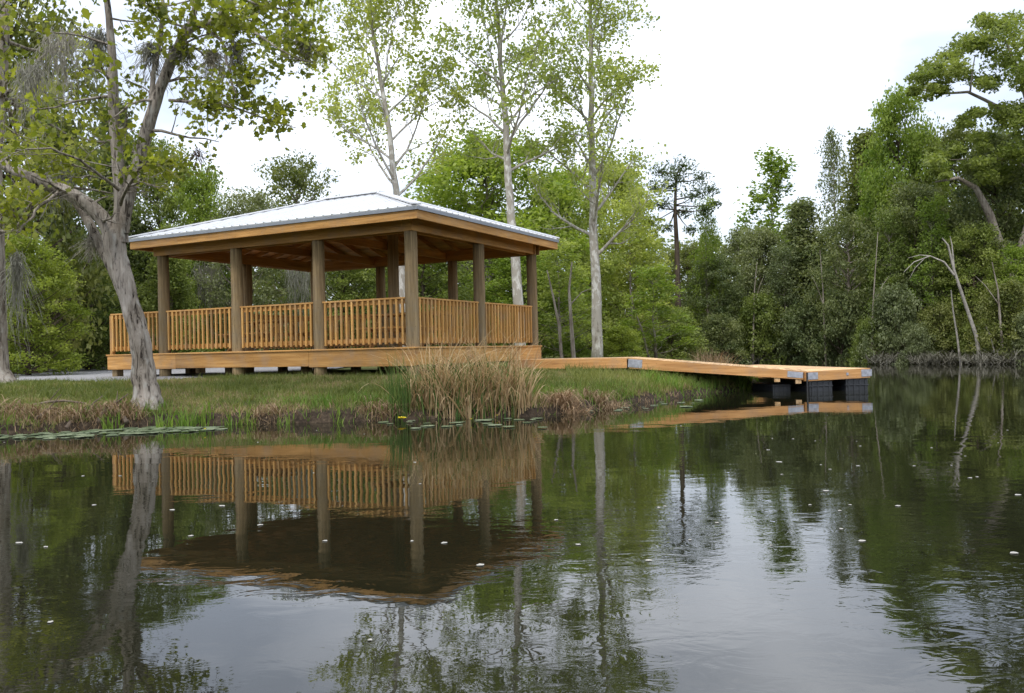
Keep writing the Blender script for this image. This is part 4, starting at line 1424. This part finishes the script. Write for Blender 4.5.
# ------------------------------------------------------------------ near leaning tree on the left bank
def near_tree():
    d = 13.9
    base = at(149, 408, d)
    zg = hz(base.x, base.y)
    root = empty('leaning_tree', (base.x, base.y, zg))
    tag(root, 'large leaning grey-barked tree with forked limbs on the left bank', 'tree')
    o = Vector((base.x, base.y, zg))
    g = Grown(3)
    ppm = d / F_PX
    def P(x, y, dd=0):
        return at(x, y, d + dd) - o
    def tb(pts, rr, sides=10, leafy=0, child=None, rough=0.0):
        pp = [P(*q) for q in pts]
        dense, rad = [], []
        for k in range(len(pp) - 1):
            for q in range(3):
                f = q / 3
                dense.append(pp[k].lerp(pp[k + 1], f) + Vector((g.rg.gauss(0, .012), g.rg.gauss(0, .012), 0)))
                rad.append((rr[k] + (rr[k + 1] - rr[k]) * f) * ppm)
        dense.append(pp[-1])
        rad.append(rr[-1] * ppm)
        if len(dense) > 6 and sides >= 10:
            # smooth the path
            for it in range(2):
                dense = [dense[0]] + [(dense[i - 1] + dense[i] * 2 + dense[i + 1]) / 4 for i in range(1, len(dense) - 1)] + [dense[-1]]
        g.mb.tube(dense, [r * g.rg.uniform(.96, 1.05) for r in rad], sides, False, rough)
        if child:
            cnt, ln = child
            n = len(dense)
            for c in range(cnt):
                q = .15 + .85 * (c + g.rg.random()) / cnt
                i = min(n - 2, int(q * (n - 1)))
                p = dense[i]
                az = g.rg.uniform(0, 6.283)
                dd = Vector((math.cos(az), math.sin(az) * .9, g.rg.uniform(-.25, .55)))
                r_ = min(rad[i] * .35, .03)
                g.limb(g.path(p, dd, ln * g.rg.uniform(.6, 1.3), .16, .0, .2), r_, .006, 1, 5, ((5, .55, .25),), .2, .0, True, (30, 70), .16)
        return dense
    # trunk, root flare first
    tb([(148, 413), (147, 402), (146.5, 388), (145, 373), (141, 347), (136, 322), (128, 296), (121, 270), (117, 250), (113, 234)], [18.5, 14, 11.8, 10.7, 9.7, 9.1, 9.0, 9.3, 10.2, 10.2], 28, rough=.075)
    # left limb
    tb([(118, 246), (108, 225), (95, 210), (80, 198), (62, 190), (44, 183), (20, 174), (-8, 158), (-40, 130)], [8.4, 7.8, 7.4, 7.0, 6.6, 6.2, 5.4, 4.6, 3], 16, 1, (7, 1.1), rough=.06)
    # upright stem
    tb([(119, 242), (122, 212), (119, 180), (117, 150), (114, 118), (111, 85), (112, 45), (108, 5), (100, -50)], [7, 6.4, 5.8, 5.5, 5.2, 4.8, 4, 3, 2], 16, 1, (11, 1.1), rough=.06)
    # right stem that forks
    tb([(122, 232), (128, 200), (138, 165), (147, 130), (156, 100), (166, 72), (176, 48)], [6.6, 6.2, 6.0, 5.8, 5.5, 5.2, 4.8], 16, 1, (6, 1.0), rough=.06)
    tb([(174, 52), (184, 34), (193, 18), (196, -10), (204, -60)], [4.0, 3.8, 3.4, 2.8, 2], 8, 1, (6, 1.0))
    tb([(174, 52), (190, 30), (208, 22), (222, 14), (235, -8), (255, -40)], [3.8, 3.6, 3.4, 3.0, 2.4, 1.5], 8, 1, (6, 1.0))
    tb([(150, 118), (152, 85), (158, 50), (163, 10), (160, -30)], [2.8, 2.6, 2.3, 2, 1.2], 7, 1, (5, .9))
    # long slim branches to the right (towards the sky above the roof)
    tb([(200, 24, -.3), (222, 40, -.5), (230, 70, -.6), (236, 95, -.7), (232, 108, -.7)], [1.8, 1.5, 1.3, 1.0, .5], 5, 1, (5, .45))
    tb([(168, 100, -.2), (190, 102, -.3), (215, 104, -.4), (238, 108, -.5), (262, 118, -.6), (296, 128, -.7)], [1.7, 1.5, 1.3, 1.1, .9, .4], 5, 1, (9, .4))
    tb([(222, 14, -.3), (250, 30, -.6), (272, 44, -.8), (300, 60, -1), (312, 62, -1)], [1.8, 1.5, 1.2, .8, .4], 5, 1, (9, .55))
    tb([(235, -4, 0), (262, 6, .2), (285, 10, .3), (300, 24, .3)], [1.6, 1.3, 1.0, .4], 5, 1, (8, .5))
    tb([(119, 190, -.4), (100, 175, -.9), (80, 160, -1.3), (50, 148, -1.6), (15, 150, -2)], [1.8, 1.5, 1.2, .9, .5], 6, 1, (9, .9))
    tb([(120, 205, -.3), (128, 185, -.8), (140, 168, -1.1), (150, 160, -1.3)], [2, 1.7, 1.2, .6], 5, 1, (6, .5))
    tb([(60, 192, -.3), (40, 205, -.7), (28, 222, -.9), (15, 235, -1)], [2, 1.6, 1, .5], 5, 1, (5, .55))
    def clear(t):
        # the fork itself is bare: leaves start above it, lower only far out on the left limb
        return t[2] > P(0, 190).z if t[0] > P(70, 190).x else t[2] > P(0, 232).z
    # second low limb behind, hung with moss, running up to the left
    tb([(132, 312, .08), (120, 286, .22), (108, 259, .32), (97, 238, .4), (85, 216, .5), (70, 196, .6)], [6.0, 5.8, 5.4, 5, 4.4, 3], 14, rough=.06)
    link('trunk', g.mb.mesh('trunk', M['bark_grey'], True), root)
    link('crown', leaves_on(g, 4, 'crown', 'leaf_near', .086, 6, .095, .35, True, prob=.74, keep=clear), root)
    return o
near_tree()

# trunk at the very left edge, further back
def edge_tree():
    d = 17.5
    base = at(4, horizon_y(4), d)
    zg = hz(base.x, base.y)
    root = empty('edge_tree', (base.x, base.y, zg))
    tag(root, 'tree trunk with flared foot cut by the left edge of the view', 'tree')
    o = Vector((base.x, base.y, zg))
    g = Grown(9)
    pp = [Vector((.02, 0, -.3))] + [at(x, y, d) - o for x, y in ((2, 382), (-1, 370), (-2, 340), (-3, 290), (-4, 230), (-6, 160), (0, 100), (4, 40), (6, -40))]
    rr = [.42, .27, .19, .165, .16, .15, .14, .12, .10, .07]
    g.mb.tube(pp, rr, 12)
    for k in range(16):
        i = g.rg.randint(5, len(pp) - 2)
        az = g.rg.uniform(0, 6.28)
        dd = Vector((math.cos(az), math.sin(az), g.rg.uniform(-.1, .6)))
        g.limb(g.path(pp[i], dd, g.rg.uniform(1.2, 2.4), .14, 0, .25), .04, .008, 1, 5, ((6, .7, .25),), .2, 0, True, (30, 70), .18)
    link('trunk', g.mb.mesh('trunk', M['bark_grey'], True), root)
    link('crown', leaves_on(g, 10, 'crown', 'leaf_near', .15, 4, .13, .35, True, prob=.75), root)
edge_tree()

# moss hanging from the limbs
def moss(px, py, d, length, width, seed, label, mat='moss', name='hanging_moss', group='moss beards hanging from the near tree', strands=150):
    p = at(px, py, d)
    rng = np.random.default_rng(seed)
    k = strands
    q = rng.uniform(-1, 1, k)
    P = np.stack([q * width, rng.normal(0, width * .4, k), rng.uniform(-.06, .05, k)], 1)
    ln = length * rng.uniform(.25, 1.0, k) * (1 - .45 * np.abs(q))
    seg = 8
    # each strand drifts and curls as it hangs; short hooked side hairs thicken it
    walk = np.cumsum(rng.normal(0, .028, (k, seg + 1, 2)) * min(1.4, .15 + length * .75), 1) + (rng.normal(0, .03, (k, 1, 2)) * np.arange(seg + 1)[None, :, None])
    P[:, 2] -= ln * rng.uniform(-.05, .35, k)
    rows = []
    tw = rng.uniform(0, 6.28, k)
    for i in range(seg + 1):
        q = i / seg
        c = P.copy()
        c[:, :2] += walk[:, i] * .8
        c[:, 2] -= ln * q
        wv = np.stack([np.cos(tw + i), np.sin(tw + i), np.zeros(k)], 1) * (.008 * (1 - .7 * q) * rng.uniform(.5, 1.6, k))[:, None]
        rows += [c - wv, c + wv]
    V = np.stack(rows, 1).reshape(-1, 3)
    n = 2 * (seg + 1)
    fl = [[2 * i, 2 * i + 1, 2 * i + 3, 2 * i + 2] for i in range(seg)]
    o = link(name, np_mesh(name, V, n, M[mat], rng.uniform(0, 1, k), fl))
    o.location = p
    tag(o, label, 'moss', group)
for k, a in enumerate([
    (150, 42, 13.9, .9, .10, 'grey moss beard hanging from the upright stem near the top of the view'),
    (184, 48, 13.8, .45, .08, 'short grey moss beard under the fork of the right stem'),
    (213, 52, 13.6, .5, .10, 'grey moss beard hanging below the branch tip against the sky'),
    (236, 40, 13.5, .9, .07, 'long thin moss strand hanging down from the right branch'),
    (306, 40, 13.1, .45, .05, 'small moss tuft at the far right tip of the longest branch'),
    (60, 30, 14.4, 1.6, .25, 'broad moss curtain in the upper left of the near tree'),
    (30, 62, 15.5, 1.6, .22, 'wide moss curtain close to the left edge under the top corner'),
    (98, 30, 14.0, 1.0, .12, 'moss beard left of the upright stem at the top'),
    (92, 236, 14.35, .5, .06, 'small moss veil on the low back limb by the trunk'),
    (16, 252, 17.3, 2.0, .10, 'long moss beard hanging beside the trunk at the left edge'),
    (60, 160, 14.4, 1.1, .16, 'moss beard under the leafy left limb'),
]):
    moss(*a[:5], 100 + k, a[5])
moss(197, 150, 13.4, .3, .04, 131, 'small brown dead leaf cluster dangling over the roof against the sky', 'moss_brown', 'dead_leaf_cluster', None, 60)
moss(305, 262, 33.3, 3.0, .7, 141, 'pale moss curtain on the oak seen between the left posts', 'moss', 'hanging_moss', 'moss curtains on the oak behind the pavilion', 260)
moss(208, 265, 33.3, 2.6, .5, 142, 'pale moss curtain on the oak close to the leftmost post', 'moss', 'hanging_moss', 'moss curtains on the oak behind the pavilion', 200)

# ------------------------------------------------------------------ grass, reeds and bank plants
def inside_pav(x, y):
    dx, dy = x - C0.x, y - C0.y
    lx = dx * math.cos(YAW) - dy * math.sin(YAW)
    ly = dx * math.sin(YAW) + dy * math.cos(YAW)
    return (lx > XL + .15) & (lx < .05) & (ly > .1) & (ly < 2 * B_)

def grass(n, x0, x1, y0, y1, h, w, seed, mat, name, label, smin, smax, patch=None):
    rng = np.random.default_rng(seed)
    x = rng.uniform(x0, x1, n)
    y = rng.uniform(y0, y1, n)
    s = water_sd(x, y)
    keep = (s > smin) & (s < smax) & ~inside_pav(x, y) & ~in_gravel(x, y)
    pn = lumps(x * .55 + 3, y * .55)
    if patch is not None:
        keep &= (pn * patch + rng.normal(0, .16, n) > .02)
    x, y, pn = x[keep], y[keep], pn[keep]
    z = height(x, y)
    k = len(x)
    hh = h * rng.uniform(.45, 1.3, k) * (1 + .35 * lumps(x * 1.7, y * 1.7))
    V, nn, fl = blades(rng, np.stack([x, y, z - .01], 1), rng.uniform(0, 6.28, k), np.maximum(hh, .015), rng.uniform(.1, .9, k), np.full(k, w), 2, .8)
    tint = np.clip(.45 + .5 * pn + rng.normal(0, .2, k), 0, 1)
    o = link(name, np_mesh(name, V, nn, M[mat], tint, fl))
    tag(o, label, 'grass', kind='stuff')
grass(150000, -11, 6, 12.0, 24, .085, .011, 1, 'grass', 'grass', 'green grass covering the bank in front of the pavilion', .14, 9)
grass(90000, -11, 5, 12.0, 20, .085, .012, 2, 'grass_dry', 'dry_grass', 'straw-coloured dry grass patches in the bank turf', .15, 5, 1.0)
grass(60000, -11, 6.4, 10.5, 21, .13, .012, 3, 'reed_brown', 'bank_thatch', 'dead thatch hanging along the edge of the bank', -.02, .42, .7)
grass(90000, -11, 6.4, 10.5, 22, .17, .014, 6, 'iris', 'bank_weeds', 'bright green weed tufts along the ragged edge of the bank', -.03, .8, -.5)
grass(60000, -11, 5, 12.5, 19, .14, .013, 7, 'grass', 'lawn_tufts', 'taller uneven tufts in the bank turf', .3, 5, -.9)
grass(17000, 1.2, 6.4, 15.2, 23, .20, .014, 4, 'grass', 'tall_grass', 'taller green grass beside the walkway and under the gangway', .15, 4)
grass(30000, -24, -9.5, 10, 30, .10, .018, 5, 'grass', 'rough_grass', 'rough green grass at the left end of the bank', .2, 12)

def blade_plant(name, label, cat, x, y, n, rad, h, w, lean, mat, seed, group=None, parent=None, seg=4, droop=1.0, ry=None, az=None, fall=None):
    rng = np.random.default_rng(seed)
    th = rng.uniform(0, 6.28, n)
    rr = rad * np.sqrt(rng.uniform(0, 1, n))
    lx, ly = rr * np.cos(th), rr * np.sin(th) * ((ry or rad) / rad)
    z = np.maximum(height(lx + x, ly + y), -.08)
    zb = max(hz(x, y), -.05)
    a_ = rng.uniform(0, 6.28, n) if az is None else az + rng.normal(0, .7, n)
    V, nn, fl = blades(rng, np.stack([lx, ly, z - zb - .03], 1), a_, h * rng.uniform(.45, 1.1, n), lean * rng.uniform(.1, 1.2, n), w * rng.uniform(.7, 1.3, n), seg, droop, .1, None if fall is None else fall * rng.uniform(.6, 1.15, n))
    o = link(name, np_mesh(name, V, nn, M[mat], rng.uniform(0, 1, n), fl), parent)
    if parent is None:
        o.location = (x, y, zb)
        tag(o, label, cat, group)
    return o

def on_bank(px, py, d):
    p = at(px, py, d)
    return p.x, p.y

# the big reed clump at the near corner
rx, ry_ = -.70, 13.86
reed = empty('reed_clump', (rx, ry_, max(hz(rx, ry_), 0)))
tag(reed, 'big clump of dry tan reeds with some green blades below the near corner post', 'reeds')
blade_plant('dry_blades', None, None, rx, ry_, 470, 1.0, 1.35, .019, .95, 'reed_dry', 21, parent=reed, seg=6, droop=1.5, ry=.32)
blade_plant('green_blades', None, None, rx, ry_, 330, 1.0, .9, .019, .5, 'reed_green', 22, parent=reed, seg=5, droop=1.0, ry=.36)
blade_plant('broken_blades', None, None, rx, ry_, 330, 1.05, 1.3, .020, .62, 'reed_dry', 23, parent=reed, seg=7, droop=.6, ry=.32, fall=.7)
gx_, gy_ = on_bank(402, 418, 13.75)
blade_plant('reed_clump', 'small clump of upright green reeds at the left side of the dry reeds', 'reeds', gx_, gy_, 130, .22, .95, .014, .28, 'reed_green', 24, seg=5)
# drooping dead clumps right of it
for k, (px, d, w, lab) in enumerate([(566, 14.35, .24, 'small drooping mound of dead brown reeds at the waterline'), (602, 15.15, .36, 'larger drooping mound of dead brown reeds at the waterline, nearer the gangway')]):
    x_, y_ = on_bank(px, 400, d)
    blade_plant('dead_reed_mound', lab, 'dead reeds', x_, y_, 520, w, .62, .015, .75, 'reed_brown', 30 + k, None, None, 6, .45, .2, fall=1.15)
x_, y_ = on_bank(385, 412, 13.75)
blade_plant('dead_reed_mound', 'dead brown reeds flopping over the bank left of the big reed clump', 'dead reeds', x_, y_, 260, .3, .5, .014, .8, 'reed_brown', 33, None, None, 6, .45, .2, fall=1.1)
for k, (px, py, d, n, w, lab) in enumerate([(20, 420, 13.0, 240, .45, 'tangle of dead brown stalks on the bank near the left edge'), (75, 420, 13.1, 280, .5, 'wide tangle of dead brown stalks around the dead roots at left'),
                                        (122, 418, 13.35, 240, .35, 'tangle of dead brown stalks against the foot of the leaning trunk'), (268, 420, 13.55, 110, .3, 'sparse dead brown stalks on the bank below the middle posts')]):
    x_, y_ = on_bank(px, py, d)
    blade_plant('dead_stalks', lab, 'dead stalks', x_, y_, n, w, .5, .016, .8, 'reed_brown', 80 + k, 'tangles of dead stalks along the left bank', None, 5, .5, .2, fall=.95)
# reed tuft behind the gangway
x_, y_ = on_bank(716, 362, 25.0)
blade_plant('reed_tuft', 'tan and green reed tuft behind the gangway', 'reeds', x_ - .1, y_, 300, .55, .75, .02, .8, 'reed_brown', 41, None, None, 4, .8)
x_, y_ = on_bank(738, 392, 20.7)
blade_plant('shore_grass_clump', 'bright green grass clump at the waterline under the gangway', 'grass clump', x_ - .05, y_ + .05, 260, .38, .42, .014, .5, 'iris', 42)
x_, y_ = on_bank(672, 398, 18.0)
blade_plant('shore_grass_clump', 'bright green grass clump on the bank in front of the gangway', 'grass clump', x_ - .15, y_ + .3, 260, .45, .4, .014, .6, 'iris', 43)
# iris plants along the left bank
for k, (px, d, h, n, lab) in enumerate([
    (112, 13.0, .34, 34, 'green iris plant at the waterline left of the leaning trunk'),
    (166, 13.1, .36, 40, 'green iris plant at the foot of the leaning trunk'),
    (188, 13.2, .44, 44, 'tallest iris plant, just right of the leaning trunk'),
    (206, 13.3, .36, 36, 'green iris plant by the dark hollow in the bank'),
    (232, 13.4, .26, 26, 'small iris plant right of the dark bank hollow'),
    (250, 13.4, .30, 28, 'small green iris plant below the leftmost round posts'),
    (286, 13.3, .26, 24, 'small green iris plant on the bare bank edge below the middle posts'),
    (340, 13.3, .22, 22, 'smallest iris plant, well left of the big reed clump')]):
    x_, y_ = on_bank(px, 425, d)
    blade_plant('iris_plant', lab, 'iris', x_, y_, n, .15, h, .022, .4, 'iris', 60 + k, 'iris plants along the left waterline', None, 4, .8)

# dead limbs and roots lying on the bank at the left
for k, (a, b_, r, lab) in enumerate([
    ((66, 428, 12.9), (100, 398, 13.5), .045, 'dead grey root slanting into the water at far left'),
    ((98, 424, 13.05), (118, 396, 13.7), .055, 'thick dead root leaning on the bank left of the trunk'),
    ((124, 422, 13.1), (112, 394, 13.9), .035, 'thin dead root crossing the thick one by the trunk'),
    ((30, 424, 12.9), (62, 402, 13.5), .03, 'slim dead branch on the dark bank near the left edge'),
    ((10, 412, 13.6), (90, 404, 13.8), .028, 'long dead stick lying along the bank at the left')]):
    p, q = at(*a), at(*b_)
    p.z = hz(p.x, p.y) - .05 if p.z < -.3 else p.z
    q.z = hz(q.x, q.y) + .02
    p.z = max(-.15, min(p.z, .25))
    mb = MB()
    rg = random.Random(k)
    pts = [p.lerp(q, t / 6) - p + Vector((rg.gauss(0, .02), rg.gauss(0, .02), .10 * math.sin(t / 6 * 3.14) + rg.gauss(0, .01))) for t in range(7)]
    mb.tube(pts, [r * (1 - .09 * t) for t in range(7)], 8)
    mb.tube([pts[3], pts[3] + Vector((rg.uniform(-.3, .3), .1, .22))], [r * .4, r * .12], 5)
    o = mb.build('dead_root', M['dead_wood'], None, True)
    o.location = p
    tag(o, lab, 'dead root', 'dead roots on the left bank')

# ------------------------------------------------------------------ things on the water
def pad_mesh(r, seed):
    rg = random.Random(seed)
    pts = [(0, 0, .0)]
    n = 16
    nt = rg.uniform(0, 6.28)
    for k in range(n + 1):
        th = nt + .22 + (6.283 - .44) * k / n
        rr = r * rg.uniform(.93, 1.05)
        pts.append((rr * math.cos(th), rr * math.sin(th), .004 * rg.random()))
    mb = MB()
    up = [(a, b, c + .005) for a, b, c in pts]
    mb.poly(up)
    mb.poly(pts, True)
    m = len(pts)
    for k in range(m):
        mb.poly([pts[k], pts[(k + 1) % m], up[(k + 1) % m], up[k]])
    me = mb.mesh('lily_pad', M['lily'])
    a = me.attributes.new('tint', 'FLOAT', 'POINT')
    for i in range(len(me.vertices)):
        a.data[i].value = rg.random() if i == 0 else a.data[0].value
    return me
PADS = [pad_mesh(.05 + .012 * (k % 4), k) for k in range(8)]
rg = random.Random(5)
def pads(n, region, label, group):
    c = 0
    tries = 0
    while c < n and tries < 6000:
        tries += 1
        px, py = region(rg)
        dy = py - horizon_y(px)
        d = CAM_H * F_PX / dy
        p = at(px, py, d)
        if water_sd(np.array([p.x]), np.array([p.y]))[0] > -.03:
            continue
        o = link('lily_pad', PADS[rg.randrange(8)])
        o.location = (p.x, p.y, .003 + .0055 * (c % 4) / 2)
        o.rotation_euler = (0, 0, rg.uniform(0, 6.28))
        s = rg.uniform(.7, 1.35)
        o.scale = (s, s, 1)
        tag(o, label, 'lily pad', group)
        c += 1
pads(205, lambda r: (lambda x: (x, r.uniform(427, 439 - max(0, x - 60) * .055)))(r.uniform(-12, 1) + 225 * r.random() ** 1.15), 'flat pale green lily pad in the raft along the left bank', 'lily pads in the raft along the left bank')
pads(26, lambda r: (r.uniform(372, 545), r.uniform(418, 429)), 'flat pale green lily pad floating in front of the big reed clump', 'lily pads floating in front of the reeds')
pads(16, lambda r: (lambda x: (x, r.uniform(407, 414) - (x - 560) * .05))(r.uniform(560, 700)), 'flat pale green lily pad beside the dead reed mounds near the gangway', 'lily pads near the gangway')

# yellow pond flowers
for k, (px, py, s, lab) in enumerate([(402, 421, .035, 'larger yellow flower tuft on the water before the reeds'), (471, 421, .016, 'small yellow flower among the pads left of the reed centre'), (497, 417, .014, 'small yellow flower at the foot of the dry reeds, right side'), (205, 431, .014, 'tiny yellow flower among the pads near the leaning trunk')]):
    d = CAM_H * F_PX / (py - horizon_y(px) + 2)
    p = at(px, py, d)
    fe = empty('pond_flower', (p.x, p.y, 0))
    tag(fe, lab, 'flower', 'yellow pond flowers')
    MB().tube([(0, 0, -.05), (0.004, 0, .05)], [.004, .003], 5).build('stem', M['iris'], fe)
    mb = MB()
    rr = random.Random(k)
    nb = 5 if s > .02 else 1
    for b_ in range(nb):
        cx_, cy_, cz_ = (rr.uniform(-.05, .05), rr.uniform(-.04, .04), .05 + rr.uniform(0, .05)) if nb > 1 else (0, 0, .055)
        for pz in range(5):
            th = pz * 1.2566
            mb.poly([(cx_, cy_, cz_ - .006), (cx_ + s * math.cos(th - .5), cy_ + s * math.sin(th - .5), cz_ + .008), (cx_ + s * 1.4 * math.cos(th), cy_ + s * 1.4 * math.sin(th), cz_ + .014), (cx_ + s * math.cos(th + .5), cy_ + s * math.sin(th + .5), cz_ + .008)])
    mb.build('petals', M['yellow'], fe)

# pale fallen petals and leaf scraps floating on the pond
pet = []
for k in range(5):
    rr = random.Random(k + 50)
    mb = MB()
    n = 9
    r = .03
    pts = [(r * (1.5 if k % 2 else 1) * math.cos(6.283 * i / n) * rr.uniform(.75, 1.1), r * math.sin(6.283 * i / n) * rr.uniform(.75, 1.1), .004 + .007 * rr.random()) for i in range(n)]
    mb.poly(pts)
    mb.poly([(a, b_, c - .004) for a, b_, c in pts], True)
    for i in range(n):
        j = (i + 1) % n
        mb.poly([(pts[i][0], pts[i][1], pts[i][2] - .004), (pts[j][0], pts[j][1], pts[j][2] - .004), pts[j], pts[i]])
    pet.append(mb.mesh('floating_petal', M['petal']))
spots = [(222, 506, 1), (260, 525, 1), (325, 541, .8), (444, 543, 1), (480, 565, 1.1), (412, 541, .5), (172, 510, .8), (191, 536, .7), (94, 505, .9), (19, 543, .9), (83, 476, .8), (120, 476, .6), (1014, 553, 1.1), (779, 462, 1.1), (826, 491, 1),
         (862, 541, .9), (858, 466, .7), (898, 506, .8), (970, 478, .9), (1018, 495, 1), (914, 466, .7), (793, 439, .8), (768, 450, 1), (850, 505, .6), (810, 505, .6), (690, 540, .5), (556, 520, .7), (420, 484, .6), (370, 640, .5), (50, 622, .7)]
rg = random.Random(8)
for k in range(34):
    px = rg.choice((rg.uniform(640, 1024), rg.uniform(640, 1024), rg.uniform(0, 640)))
    py = 415 + 150 * rg.random() ** 1.4
    spots.append((px, py, rg.uniform(.35, .8)))
for (px, py, s) in spots:
    d = CAM_H * F_PX / (py - horizon_y(px))
    p = at(px, py, d)
    if water_sd(np.array([p.x]), np.array([p.y]))[0] > -.15:
        continue
    o = link('floating_petal', pet[rg.randrange(5)])
    o.location = (p.x, p.y, .0)
    o.rotation_euler = (0, 0, rg.uniform(-.6, .6))
    o.scale = (s * .6, s * .6, .5)
    tag(o, 'small pale petal floating on the dark open water', 'petal', 'pale petals scattered on the water')
